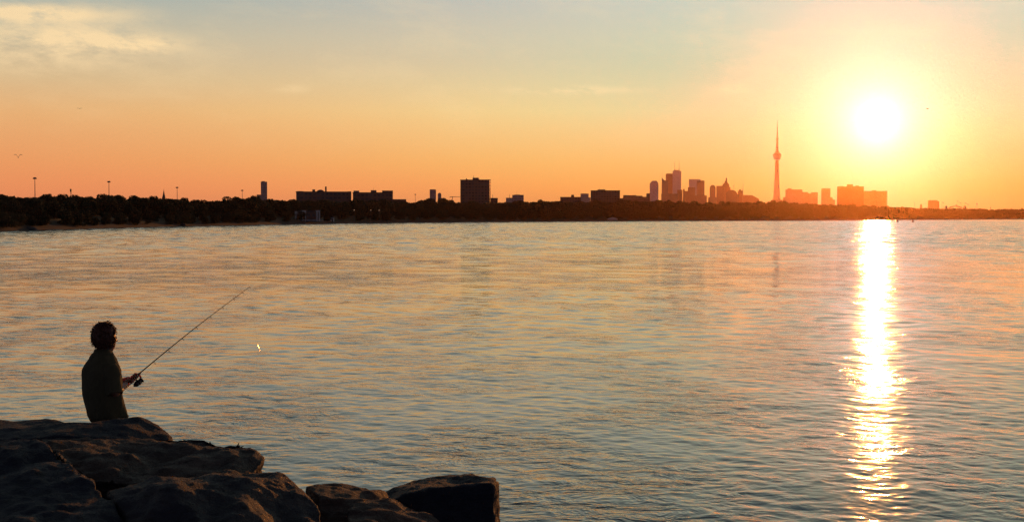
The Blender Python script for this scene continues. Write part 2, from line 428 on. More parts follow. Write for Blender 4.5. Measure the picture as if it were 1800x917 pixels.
ZONES = [(95, 'leafy tree on the dark shore around the leftmost tall light mast'),
         (250, 'leafy tree on the dark shore around the second tall light mast'),
         (390, 'leafy tree on the dark shore around the church spire'),
         (515, 'leafy tree on the dark shore below the slim grey tower'),
         (700, 'leafy tree on the dark shore below the long building with the chimney'),
         (800, 'leafy tree on the dark shore below the pair of small grey towers'),
         (880, 'leafy tree on the dark shore in front of the big dark slab block'),
         (1035, 'leafy tree on the dark shore between the slab block and the wide brick block'),
         (1150, 'leafy tree on the brown shore below the wide brick block'),
         (1340, 'leafy tree on the reddish shore below the downtown towers'),
         (1470, 'leafy tree on the red shore around the foot of the needle tower'),
         (1600, 'leafy tree on the orange shore directly below the sun'),
         (5000, 'leafy tree on the red shore right of the sun')]
def zone(px):
    for lim, z in ZONES:
        if px < lim: return z
def fill_row(offset, frac, step, jit, x0=-25, x1=1825, top_jit=.06):
    px = x0
    while px < x1:
        Y = shoreY(px) + offset*(1 + .3*rng.uniform(-1, 1))
        z = ground_z(Y - shoreY(px))
        full = H + (HOR - interp(TOPS, px))/F*Y - z
        h = full*frac*(1 + rng.uniform(-jit, top_jit))
        k = rng.random()
        pr = PROTO[rng.randrange(7)]
        if k > .985: pr = PROTO[8]
        lab = zone(px)
        place_tree(px, Y, max(h, 2.5)/.96, pr, lab, lab.replace('leafy tree', 'trees'), wide=rng.uniform(1.2, 1.6))
        px += step*h*F/Y*rng.uniform(.8, 1.2)
fill_row(75, 1.0, .80, .17, top_jit=.10)
fill_row(40, .84, 1.05, .18)
fill_row(20, .52, 1.35, .3)
fill_row(13, .40, 1.5, .3, x1=480)
def woodland():
    bm = bmesh.new(); r = random.Random(77)
    px = -60.
    while px < 1860:
        Y0 = shoreY(px) + 110; full = H + (HOR - interp(TOPS, px))/F*Y0 - ground_z(110)
        top = full*(.80 + .12*noise.noise((px*.05, 3.3, 0)))
        n = 46
        for i in range(n):
            yy = Y0 + r.uniform(-8, 8); z = ground_z(110) + top*r.uniform(0, 1)**.8
            sz = r.uniform(.5, 1.0)*Y0/900; q = Quaternion((r.gauss(0, 1), r.gauss(0, 1), r.gauss(0, 1), r.gauss(0, 1))).normalized()
            c = Vector(((px + r.uniform(-4, 4) - CX)/F*yy, yy, z))
            bm.faces.new([bm.verts.new(c + q @ Vector((a*sz, b*sz, r.uniform(-.2, .2)))) for a, b in ((-1, -1), (1, -1), (1, 1), (-1, 1))])
        px += 2.2
    o = from_bm('woodland', bm, M['leaf']); tag(o, kind='stuff')
woodland()
# trees and bushes that stand out on the near beach at the left
for px, off, h, p, lab in [(5, 9, 6.6, 9, 'reddish bush by the beach at the far left of the shore'),
                           (31, 9, 5.6, 10, 'reddish bush left of the dark groyne on the beach'),
                           (70, 14, 7.5, 7, 'narrow upright tree behind the dark groyne'),
                           (238, 10, 7.0, 7, 'narrow reddish tree on the beach below the second tall light mast'),
                           (316, 9, 6.0, 9, 'reddish bush on the beach above the dark boulder'),
                           (432, 12, 7.5, 9, 'broad bush on the beach below the fourth tall light mast')]:
    place_tree(px, shoreY(px)+off, h, PROTO[p], lab, None, 'bush' if p > 8 else 'tree', 'bush' if p > 8 else 'tree', 1.0 if p > 8 else 1.5)

# ------------------------------------------------------------------ buildings of the skyline
def building(name, label, cat, Y, blocks, extra=(), mat='concrete', yaw=0.0, group=None, base=None, deep=.7):
    """blocks: (part, x0, x1, ytop, shape, mat) in photo measures at distance Y; extra: rods (x, ytop, ybase, width)"""
    xs = [b[1] for b in blocks] + [b[2] for b in blocks]; xc = (min(xs)+max(xs))/2
    if Y > 6500: Y *= .68
    s = Y/F; off = max(30, Y - shoreY(xc)); zb = ground_z(off) - 1.0
    X0 = (xc-CX)*s
    root = empty(name, (X0, Y, zb), yaw - math.atan((xc-CX)/F)*1.15); tag(root, label, cat, group)
    zt = lambda y: H + (HOR-y)*s - zb
    for i, bl in enumerate(blocks):
        part, x0, x1, yt = bl[:4]; shape = bl[4] if len(bl) > 4 else None; mt = bl[5] if len(bl) > 5 and bl[5] else mat
        z0 = bl[6] if len(bl) > 6 else None
        a, b = (x0-xc)*s, (x1-xc)*s; w = b-a; d = max(8, min(60, w*deep))
        y0 = -d/2 + i*.37; y1 = d/2 - i*.29; bm = bmesh.new(); z1 = zt(yt); zlo = 0 if z0 is None else zt(z0)
        if shape == 'chamfer': pts = [(a, zlo), (b, zlo), (b, z1-w*.28), (b-w*.22, z1), (a+w*.28, z1), (a, z1-w*.34)]; add_prism_xz(bm, pts, y0, y1)
        elif shape == 'round': pts = [(a, zlo), (b, zlo)] + [((a+b)/2+math.cos(t*math.pi/8)*w/2, z1-w*.55+math.sin(t*math.pi/8)*w*.55) for t in range(9)]; add_prism_xz(bm, pts, y0, y1)
        elif shape == 'slope_right': pts = [(a, zlo), (b, zlo), (b, z1-w*.16), (a+w*.75, z1-w*.02), (a, z1)]; add_prism_xz(bm, pts, y0, y1)
        elif shape == 'spike_left': pts = [(a, zlo), (b, zlo), (b, z1-w*.45), (a+w*.45, z1-w*.45), (a, z1)]; add_prism_xz(bm, pts, y0, y1)
        elif shape == 'peak': pts = [(a, zlo), (b, zlo), (b, z1-w*.8), (b-w*.12, z1-w*.8), (b-w*.2, z1-w*.35), (b-w*.32, z1-w*.3), (b-w*.4, z1), (a+w*.35, z1), (a+w*.25, z1-w*.3), (a+w*.1, z1-w*.4), (a, z1-w*.7)]; add_prism_xz(bm, pts, y0, y1)
        elif shape == 'dome': pts = [(a, zlo), (b, zlo)] + [((a+b)/2+math.cos(t*math.pi/10)*w/2, z1-w*.4+math.sin(t*math.pi/10)*w*.4) for t in range(11)]; add_prism_xz(bm, pts, y0, y1)
        else: add_box(bm, a, b, y0, y1, zlo, z1)
        o = from_bm(part, bm, M[mt], root)
        if shape is None and part == 'wall' and w > 4:
            bm = bmesh.new(); e = min(.35, .012*w); add_box(bm, a-e, b+e, y0-e, y1+e, z1, z1+max(.5, .1*s)); from_bm('roof', bm, M['roof'], root)
    for x, yt, yb, wd in extra:
        bm = bmesh.new(); xx = (x-xc)*s; r = wd*s/2
        add_tube(bm, [(xx, 0, zt(yb)), (xx, 0, (zt(yb)+zt(yt))/2), (xx, 0, zt(yt))], [r, r*.75, r*.4], 8)
        from_bm('antenna', bm, M['steel'], root)
    return root
building('high_rise', 'slim blue grey tower standing alone above the dark left trees', 'tower', 3300,
         [('wall', 459, 469.8, 320, None, 'glass'), ('penthouse', 460.5, 466, 318.6, None, 'glass', 321), ('wall', 452, 461, 342.5, None, 'concrete')], mat='glass')
building('brick_building', 'long dark building topped by a thin chimney on the left shore', 'building', 1250,
         [('wall', 521.5, 611, 338.2), ('stair_tower', 523, 534, 336.2, None, 'concrete'), ('penthouse', 549.5, 554.5, 333.2, None, None, 340), ('rooftop_plant', 556, 571, 333.5, 'dome', None, 340),
          ('chimney', 571.8, 574.4, 328, None, 'brick', 340), ('penthouse', 540, 545, 336.8, None, None, 340), ('roof_box', 578, 583, 337.1, None, None, 340), ('roof_box', 590, 592.5, 336.9, None, None, 340), ('roof_box', 601, 606, 337.2, None, None, 340), ('stair_tower', 611, 617.5, 336.4)], mat='brick')
building('brick_building', 'dark stepped block with two rooftop boxes right of the chimney building', 'building', 1290,
         [('wall', 621, 690, 339.5), ('stair_tower', 622, 632, 335.4, None, 'concrete'), ('penthouse', 652, 662, 334.5, None, None, 341), ('roof_box', 636, 640, 338.2, None, None, 341), ('roof_box', 644, 648.5, 338.6, None, None, 341), ('roof_box', 676, 688, 335.2, None, None, 337), ('wall', 672, 690.6, 336), ('annex', 688, 714, 350.2)],
         [(657, 330, 335, .5)], mat='brick')
building('low_rise', 'two small pale grey towers side by side, the taller one', 'tower', 3500, [('wall', 755.5, 766.5, 333.8), ('roof_box', 756.5, 765, 333, None, None, 334.5)], mat='glass')
building('low_rise', 'shorter rounded grey tower beside the taller pale one', 'tower', 3500, [('wall', 769.5, 775.8, 339, 'round')], mat='glass')
building('apartment_block', 'big dark slab block with rooftop box rising above the middle shore', 'apartment building', 1600,
         [('wall', 810.5, 861.5, 316.8), ('penthouse', 831.5, 842, 312.6, None, None, 318), ('water_tank', 819.8, 822, 313.8, 'round', None, 318), ('annex', 816, 846, 349.5, None, 'white_stone'), ('annex', 863, 875, 348)],
         [(832.6, 308, 313, .8)], mat='brick', yaw=R(-7), deep=.42)
building('office_building', 'small blue glass block with a low wing behind the middle trees', 'office building', 2500,
         [('wall', 889.5, 902, 348.2), ('wall', 900.5, 920.5, 343.2, None, 'glass'), ('roof_box', 904, 914, 342.2, None, 'glass', 344)], [(895.6, 341, 349, .8), (908.5, 334.5, 343, .4)], mat='white_stone')
building('low_rise', 'low dark building with one roof turret left of the wide brick block', 'building', 1900, [('wall', 985, 1021, 347), ('turret', 1004, 1009, 342.5, None, None, 348)], mat='brick')
building('office_building', 'pale grey box building tucked against the wide brick block', 'office building', 2900, [('wall', 1020.5, 1034.5, 341), ('roof_box', 1022, 1031, 340.2, None, None, 342), ('annex', 1033, 1038, 347)], mat='white_stone')
building('apartment_block', 'wide brick block with a flat roof and a central rooftop box', 'apartment building', 1950,
         [('wall', 1039, 1089.5, 335.6), ('penthouse', 1050.5, 1064, 333.2, None, None, 337), ('stair_tower', 1038.4, 1044, 335), ('annex', 1088, 1096, 348.5)],
         [(1054, 331.6, 334, .5), (1061, 331.8, 334, .5)], mat='brick')
building('low_rise', 'long low building left of the slim chamfered tower', 'building', 2600,
         [('wall', 1095.5, 1118, 343.6), ('wall', 1117, 1129, 344.6), ('wall', 1128, 1141, 346.4), ('wall', 1136, 1142.5, 340.5)], mat='red_stone')
building('high_rise', 'slim grey tower with chamfered top at the left end of downtown', 'skyscraper', 7600, [('wall', 1142, 1157, 318, 'chamfer')], mat='glass')
building('high_rise', 'dark red tower with a spiked left corner and thin mast', 'skyscraper', 7900, [('wall', 1163, 1174, 312.5, 'spike_left', 'dark_glass')], [(1163.6, 303.5, 314, .5)], mat='dark_glass')
building('high_rise', 'flat topped red tower joined to the left of the white tower', 'skyscraper', 8050, [('wall', 1170, 1183, 306), ('roof_box', 1172, 1180, 305.2, None, None, 307)], mat='red_stone')
building('high_rise', 'tallest pale tower with two thin rooftop antennas', 'skyscraper', 8000,
         [('wall', 1182, 1197, 301), ('penthouse', 1184.5, 1194, 299, None, None, 302)], [(1185.6, 282, 300, .8), (1193.2, 282, 300, .8)], mat='white_stone')
building('low_rise', 'broad dark block at the foot of the tallest pale tower', 'building', 6800, [('wall', 1162.5, 1191, 341), ('wall', 1190, 1199, 334, None, 'red_stone'), ('roof_box', 1200, 1203, 332.5)], mat='dark_glass')
building('high_rise', 'pale tower behind, of the pair of towers with a stepped lower block', 'skyscraper', 8100, [('wall', 1210.8, 1231, 315.4)], mat='white_stone')
building('high_rise', 'dark red tower in front of the pale one in the stepped pair', 'skyscraper', 7700, [('wall', 1224.5, 1238, 318.2), ('roof_box', 1229, 1237, 317.6, None, None, 319)], mat='dark_glass')
building('low_rise', 'squat block with sawtooth left edge below the stepped pair of towers', 'building', 7000, [('wall', 1209, 1221.5, 329.6), ('wall', 1203, 1210, 336), ('wall', 1217, 1242, 344)], [], mat='red_stone')
building('high_rise', 'short tower with rounded top between the stepped pair and the peaked tower', 'skyscraper', 7600, [('wall', 1247.3, 1257.4, 325.2, 'round'), ('annex', 1245, 1259, 347)], mat='dark_glass')
building('high_rise', 'broad flat block attached left of the peaked tower', 'building', 7700, [('wall', 1259, 1273, 327.2)], mat='red_stone')
building('high_rise', 'stepped peaked tower crowned with a short spire', 'skyscraper', 7750, [('wall', 1269.5, 1283.5, 318, 'peak'), ('roof_box', 1275.2, 1277.8, 312.8, 'round', None, 319)], [(1276.5, 310.3, 318, .9), (1270, 318, 325, .6)], mat='red_stone')
building('arena', 'low domed hall right of the peaked tower', 'hall', 7000, [('wall', 1276, 1295.5, 334, 'dome'), ('wall', 1293, 1299, 342)], mat='dark_glass')
building('low_rise', 'long low hall sloping down toward the needle tower', 'hall', 7200, [('wall', 1286, 1334, 342.4, 'slope_right'), ('wall', 1297, 1305.4, 335.5), ('roof_box', 1299, 1302, 333, None, None, 336)], [], mat='red_stone')
building('apartment_block', 'stepped wide block right of the needle tower', 'apartment building', 7300,
         [('wall', 1381, 1410, 333.6), ('penthouse', 1384, 1391, 331, None, None, 335), ('wall', 1409, 1420, 338.2), ('wall', 1418, 1427, 340.5), ('wall', 1425, 1436.5, 338.5), ('annex', 1376.5, 1382, 346.5)], [(1390.3, 329.5, 331.5, .7), (1426, 336.5, 339, .6)], mat='concrete')
building('high_rise', 'narrow block with a stepped base left of the blocks under the sun', 'building', 7300, [('wall', 1443.5, 1459, 331.6), ('annex', 1458, 1463, 347), ('annex', 1462, 1467, 351)], mat='concrete')
building('apartment_block', 'tall wide block with three rooftop boxes just left below the sun', 'apartment building', 4300,
         [('wall', 1472.2, 1517, 328.4), ('penthouse', 1488.5, 1498.6, 324.2, None, None, 330), ('penthouse', 1502.8, 1509, 326.4, None, None, 330), ('penthouse', 1475, 1482, 327.2, None, None, 330)], [(1488.2, 322.6, 326, .6), (1498.5, 322.8, 326, .6)], mat='brick')
building('apartment_block', 'long lower block directly below the sun', 'apartment building', 4700, [('wall', 1516, 1558, 336.3), ('penthouse', 1532, 1540, 334.4, None, None, 337)], mat='concrete')
building('low_rise', 'single square block standing above the trees right of the sun', 'building', 5200, [('wall', 1631, 1647, 352.2), ('wall', 1646, 1650, 354)], mat='concrete')
building('low_rise', 'tiny squat tower above the trees left of the single square block', 'building', 3600, [('wall', 1617, 1620.2, 359.5)], mat='concrete')

# needle tower
def needle_tower():
    Y = 5500; s = Y/F; px = 1365.2
    root = empty('observation_tower', ((px-CX)*s, Y, 8)); root.scale = (.68, .68, .68); tag(root, 'tall concrete needle tower with round pod and long antenna', 'tower')
    z = lambda y: (H + (HOR-y)*s - 8)/.68
    bm = bmesh.new()
    add_lathe(bm, [(15, 0), (12.5, z(352)), (10.2, z(330)), (8.6, z(305)), (7.6, z(281))], 12)
    for k in range(3):   # three tapering buttress legs
        a = R(30 + 120*k); u = Vector((math.cos(a), math.sin(a), 0)); w = Vector((-u.y, u.x, 0))
        lv = [(0, 33, 7), (z(362), 27, 6.5), (z(352), 21, 6), (z(340), 17.5, 5), (z(315), 13, 4), (z(284), 10, 3.4)]
        rings = [[bm.verts.new(u*r_*f + w*t_*sg + Vector((0, 0, zz))) for f, sg in ((0, -1), (1, -1), (1, 1), (0, 1))] for zz, r_, t_ in lv]
        for A, B in zip(rings, rings[1:]):
            for i in range(4): bm.faces.new((A[i], A[(i+1) % 4], B[(i+1) % 4], B[i]))
        bm.faces.new(rings[-1])
    from_bm('shaft', bm, M['tower_concrete'], root, True)
    bm = bmesh.new(); add_lathe(bm, [(9, z(281.5)), (17, z(281)), (18.5, z(279.5)), (17, z(278.4)), (21.5, z(277)), (23.2, z(274.5)), (23, z(272.5)), (20.5, z(270.3)), (14.5, z(268.8)), (10, z(267.6)), (8.5, z(264.5)), (8, z(262))], 32)
    pod = from_bm('pod', bm, M['white_stone'], root, True)
    bm = bmesh.new(); add_lathe(bm, [(7.4, z(262.2)), (6, z(252)), (5.2, z(246)), (6.6, z(245.5)), (6.8, z(243.5)), (5, z(242.6))], 20)
    from_bm('upper_shaft', bm, M['tower_concrete'], root, True)
    bm = bmesh.new(); add_lathe(bm, [(3.8, z(242.8)), (3.4, z(232)), (2.6, z(231.8)), (2.4, z(225)), (1.8, z(224.8)), (1.2, z(218)), (.5, z(212.5))], 12)
    from_bm('antenna', bm, M['steel'], root, True)
    bm = bmesh.new(); add_lathe(bm, [(40, 0), (40, z(357)), (34, z(352)), (20, z(350))], 16); from_bm('base_building', bm, M['concrete'], root)
needle_tower()

# construction cranes, thin masts
def crane(label, px, Y, ytop, ybase, arm, slant):
    s = Y/F; zb = ground_z(Y-shoreY(px)); root = empty('tower_crane', ((px-CX)*s, Y, zb)); tag(root, label, 'crane')
    zt = H+(HOR-ytop)*s-zb; w = max(.5, .22*s)
    bm = bmesh.new(); add_box(bm, -w, w, -w, w, 0, zt); from_bm('mast', bm, M['steel'], root)
    bm = bmesh.new(); add_tube(bm, [(-arm*.25*s, 0, zt+.3-slant*s*.25), (0, 0, zt+.3), (arm*s, 0, zt+slant*s)], [w*.9, w, w*.6], 6); from_bm('jib', bm, M['steel'], root)
    bm = bmesh.new(); add_box(bm, -arm*.25*s-w*2, -arm*.25*s+w, -w, w, zt-3*w-slant*s*.25, zt-slant*s*.25); from_bm('counterweight', bm, M['steel'], root)
crane('thin crane with a long level arm left of the big slab block', 795.3, 2600, 346.2, 352, 15, 0)
crane('small crane beside the peaked tower downtown', 1289.6, 4800, 326, 340, 2.2, 1.5)
crane('thin crane with a raised arm between the domed hall and needle tower', 1305.5, 4800, 331, 340, 1.6, 10)

def light_mast(label, px, Y, ytop, size=1.0):
    s = Y/F; zb = ground_z(Y-shoreY(px)); root = empty('light_mast', ((px-CX)*s, Y, zb)); tag(root, label, 'light mast')
    zt = H+(HOR-ytop)*s-zb
    bm = bmesh.new(); add_tube(bm, [(0, 0, 0), (0, 0, zt*.5), (0, 0, zt)], [.22, .18, .12], 8); from_bm('pole', bm, M['steel'], root)
    bm = bmesh.new(); add_lathe(bm, [(.15, zt-.15), (.75*size, zt-.05), (.85*size, zt+.15), (.5*size, zt+.4), (.1, zt+.5)], 12); from_bm('lamp_ring', bm, M['lamp'], root)
    for k in range(6):
        a = k*math.pi/3; bm = bmesh.new(); c = Vector((math.cos(a)*.72*size, math.sin(a)*.72*size, zt-.22))
        add_box(bm, c.x-.16, c.x+.16, c.y-.16, c.y+.16, c.z-.12, c.z+.18); from_bm('lamp', bm, M['lamp'], root)
for lab, px, Y, yt in [('leftmost and tallest of the light masts above the left trees', 62.3, 640, 313.6), ('second light mast from the left, above a domed tree', 192.3, 740, 319.8),
                       ('light mast just right of the church spire', 312, 900, 329.8), ('light mast left of the slim blue grey tower', 426.3, 1000, 334.8),
                       ('small light mast left of the two pale grey towers', 730.2, 1450, 341.8)]:
    light_mast(lab, px, Y, yt)
def mast(label, px, Y, ytop, wd=.3, knob=True, cat='mast', name='radio_mast'):
    s = Y/F; zb = ground_z(Y-shoreY(px)); root = empty(name, ((px-CX)*s, Y, zb)); tag(root, label, cat)
    zt = H+(HOR-ytop)*s-zb
    bm = bmesh.new(); add_tube(bm, [(0, 0, 0), (0, 0, zt)], [wd, wd*.7], 8); from_bm('pole', bm, M['steel'], root)
    if knob:
        bm = bmesh.new(); add_box(bm, -wd*1.5, wd*1.5, -wd*1.5, wd*1.5, zt-wd*5, zt+wd); from_bm('antenna_panel', bm, M['lamp'], root)
mast('short mast poking above the trees between the first two light masts', 125.5, 700, 333, .25)
mast('thin mast beside the right wall of the big slab block', 866, 1800, 342, .3, False)
mast('hair thin pole left of the single square block', 1606.8, 3600, 354, .45, False)
mast('tall pole with lamp head right of the arched shed', 1716.5, 2700, 357.5, .5)
mast('short pole with lamp head near the right end of the shore', 1740, 2750, 364.3, .5)

# church
def church():
    px, Y = 288.5, 980; s = Y/F; zb = ground_z(Y-shoreY(px)); root = empty('church', ((px-CX)*s, Y, zb)); tag(root, 'church with a sharp dark spire above the left trees', 'church')
    z = lambda y: H+(HOR-y)*s-zb
    bm = bmesh.new(); add_box(bm, -1.0, 1.0, -1.0, 1.0, 0, z(346.5)); from_bm('bell_tower', bm, M['brick'], root)
    bm = bmesh.new(); add_lathe(bm, [(1.05, z(346.5)), (.55, z(341)), (.05, z(333.8))], 8); sp = from_bm('spire', bm, M['slate'], root)
    bm = bmesh.new(); add_box(bm, -.05, .05, -.05, .05, z(334), z(332.2)); add_box(bm, -.3, .3, -.04, .04, z(333.2), z(332.9)); from_bm('cross', bm, M['steel'], sp)
    bm = bmesh.new(); add_box(bm, -3, 9, 1.5, 9, 0, z(354)); from_bm('nave', bm, M['brick'], root)
    bm = bmesh.new(); add_prism_xz(bm, [(-3.4, z(354)), (9.4, z(354)), (8.4, z(350)), (-2.4, z(350))], 1.2, 9.3); from_bm('roof', bm, M['slate'], root)
church()

# white beach pavilion on the left-middle shore
def pavilion():
    px = 539.; Y = shoreY(px)+16; s = Y/F; zb = ground_z(16); root = empty('beach_pavilion', ((px-CX)*s, Y, zb), R(14)); tag(root, 'white beach pavilion with two portals and a balustrade by the water', 'pavilion')
    z = lambda y: H+(HOR-y)*s-zb; x = lambda p: (p-px)*s
    def portal(a, b, yt):
        bm = bmesh.new(); w = (x(b)-x(a)); add_box(bm, x(a), x(a)+w*.27, -2.2, 2.2, 0, z(yt)); add_box(bm, x(b)-w*.27, x(b), -2.2, 2.2, 0, z(yt))
        add_box(bm, x(a)+w*.27+.003, x(b)-w*.27-.003, -2.197, 2.197, z(yt)-.9, z(yt)-.004); add_box(bm, x(a)+w*.27+.003, x(b)-w*.27-.003, .8, 1.2, 0, z(yt)-.91)
        o = from_bm('portal', bm, M['white_paint'], root)
        bm = bmesh.new(); add_box(bm, x(a)-.25, x(b)+.25, -2.5, 2.5, z(yt), z(yt)+.22); from_bm('cornice', bm, M['white_paint'], o)
    portal(530.5, 537.5, 370.3); portal(555.8, 562, 370.3)
    bm = bmesh.new(); add_box(bm, x(519), x(530.3), -1.6, 3.5, 0, z(371)); from_bm('wing', bm, M['white_paint'], root)
    bm = bmesh.new(); add_box(bm, x(518.4), x(530.45), -1.8, 3.7, z(371), z(371)+.2); from_bm('wing_roof', bm, M['slate'], root)
    bm = bmesh.new(); add_box(bm, x(537.7), x(555.6), 0, 4.5, 0, z(374)); from_bm('hall', bm, M['brick'], root)
    bm = bmesh.new(); add_prism_xz(bm, [(x(537.7), z(374)), (x(555.6), z(374)), (x(554), z(369.8)), (x(539), z(369.8))], -.4, 4.9); from_bm('hall_roof', bm, M['slate'], root)
    bm = bmesh.new()
    for k in range(34):
        xx = x(512)+k*(x(567)-x(512))/33; add_box(bm, xx-.06, xx+.06, -3.6, -3.48, 0, .95)
    add_box(bm, x(511.7), x(567.3), -3.65, -3.43, .953, 1.1); from_bm('balustrade', bm, M['white_paint'], root)
pavilion()
# second low white kiosk, pale boat and shed
def kiosk():
    px = 584.5; Y = shoreY(px)+14; s = Y/F; zb = ground_z(14); root = empty('kiosk', ((px-CX)*s, Y, zb)); tag(root, 'tiny grey kiosk right of the white beach pavilion', 'kiosk')
    bm = bmesh.new(); add_box(bm, -1.0, 1.0, -1, 1, 0, 2.5); from_bm('wall', bm, M['white_paint'], root)
    bm = bmesh.new(); add_prism_xz(bm, [(-1.3, 2.5), (1.3, 2.5), (0, 3.6)], -1.3, 1.3); from_bm('roof', bm, M['slate'], root)
    bm = bmesh.new(); add_box(bm, -.4, .4, -1.04, -.98, .02, 2.0); from_bm('door', bm, M['slate'], root)
kiosk()
def beached_boat():
    px = 1076; Y = shoreY(px)+9; s = Y/F; root = empty('boat', ((px-CX)*s, Y, ground_z(9)), R(4)); tag(root, 'pale covered boat lying on the dark shore below the wide brick block', 'boat')
    L = 12*s
    bm = bmesh.new()
    rings = []
    for k in range(9):
        t = k/8; w = 1.6*math.sin(math.pi*min(.97, t*.75+.2)); xx = (t-.5)*L*1.6; sh = .5*(t-.4)**2
        rings.append([bm.verts.new(p) for p in ((xx, -w, 1.5+sh), (xx, -w*.7, .6), (xx, 0, .2+sh*.4), (xx, w*.7, .6), (xx, w, 1.5+sh))])
    for A, B in zip(rings, rings[1:]):
        for i in range(4): bm.faces.new((A[i], A[i+1], B[i+1], B[i]))
    from_bm('hull', bm, M['white_paint'], root, True)
    bm = bmesh.new(); add_prism_xz(bm, [(-L*.75, 1.5), (L*.78, 1.55), (L*.45, 2.6), (L*.1, 3.1), (-L*.4, 2.4)], -1.2, 1.2); from_bm('cover', bm, M['white_paint'], root)
beached_boat()
# shore lamps that are lit
def lamp_emit():
    m = bpy.data.materials.new('lit_lamp'); m.use_nodes = True; t = NT(m.node_tree); m.node_tree.nodes.clear()
    e = t.node('ShaderNodeEmission'); e.inputs[0].default_value = (1, .55, .35, 1); e.inputs[1].default_value = 1.4
    o = t.node('ShaderNodeOutputMaterial'); t.l.new(e.outputs[0], o.inputs[0]); return m
M['lit'] = lamp_emit()
def shore_lamp(label, px, py, off):
    Y = shoreY(px)+off; s = Y/F; zb = ground_z(off); root = empty('street_lamp', ((px-CX)*s, Y, zb)); tag(root, label, 'street lamp')
    zt = max(2.0, H+(HOR-py)*s-zb)
    bm = bmesh.new(); add_tube(bm, [(0, 0, 0), (0, 0, zt)], [.09, .06], 6); from_bm('pole', bm, M['steel'], root)
    bm = bmesh.new(); add_ball(bm, Vector((0, 0, zt+.2)), .17, 2); from_bm('globe', bm, M['lit'], root, True)
shore_lamp('lit lamp on the dark shore below the chimney building', 622.8, 369.6, 9)
shore_lamp('lit lamp below the left end of the stepped block with two rooftop boxes', 652, 369.8, 9)
shore_lamp('lit lamp below the right end of the stepped block with two rooftop boxes', 666.5, 370, 9)

# arched shed and small towers at the right
def arch_shed():
    px = 1680; Y = 2700; s = Y/F; zb = ground_z(Y-shoreY(px)); root = empty('arched_shed', ((px-CX)*s, Y, zb)); tag(root, 'arched roof shed with end turrets above the trees at the right', 'shed')
    z = lambda y: H+(HOR-y)*s-zb; x = lambda p: (p-px)*s
    bm = bmesh.new()
    n = 14; out = [(x(1668)+(x(1690)-x(1668))*i/n, z(364.5)+(z(362.2)-z(364.5))*math.sin(math.pi*i/n)**.8) for i in range(n+1)]
    inn = [(a, b-1.1) for a, b in out]; add_prism_xz(bm, out+inn[::-1], -4, 4); from_bm('roof', bm, M['roof'], root)
    for a, b in ((1661, 1664), (1693.5, 1697)):
        bm = bmesh.new(); add_box(bm, x(a), x(b), -2, 2, 0, z(362)); from_bm('turret', bm, M['concrete'], root)
    bm = bmesh.new(); add_box(bm, x(1679.5), x(1681), -1, 1, z(363.2), z(358.6)); from_bm('roof_lantern', bm, M['concrete'], root)
    for a in (1669, 1675, 1685, 1689):
        bm = bmesh.new(); add_box(bm, x(a)-.4, x(a)+.4, -3, -2.2, 0, z(365)); from_bm('post', bm, M['concrete'], root)
    bm = bmesh.new(); add_box(bm, x(1664.1), x(1693.4), -2.6, 2.6, 0, z(368)); from_bm('wall', bm, M['concrete'], root)
arch_shed()
def flag(label, px, ytop, Y, lean=.8):
    s = Y/F; zb = ground_z(Y-shoreY(px)); root = empty('flagpole', ((px-CX)*s, Y, zb)); tag(root, label, 'flagpole')
    zt = H+(HOR-ytop)*s-zb
    bm = bmesh.new(); add_tube(bm, [(0, 0, 0), (0, 0, zt)], [.22, .12], 6); from_bm('pole', bm, M['steel'], root)
    bm = bmesh.new()
    w, h = 2.9, 1.5
    for k in range(5):
        a, b = k/5, (k+1)/5
        add_box(bm, -a*w if False else -w*b, -w*a, -.06+.2*math.sin(k*1.6), .06+.2*math.sin(k*1.6), zt-h*.4+lean*.9*b-.3, zt+h*.5+lean*.9*b-.3)
    from_bm('flag', bm, M['lamp'], root)
flag('flagpole with the highest small flag, above the arched shed roof', 1684, 354, 2720)
flag('flagpole with a small flag just right of the arched roof crest', 1688.6, 356.6, 2740)
flag('flagpole with a small flag above the right turret of the arched shed', 1698, 357.4, 2720)
flag('flagpole with a small flag right of the arched shed turret', 1702, 359.4, 2740)
flag('flagpole with a small flag left of the arched shed', 1658.4, 356, 2730)

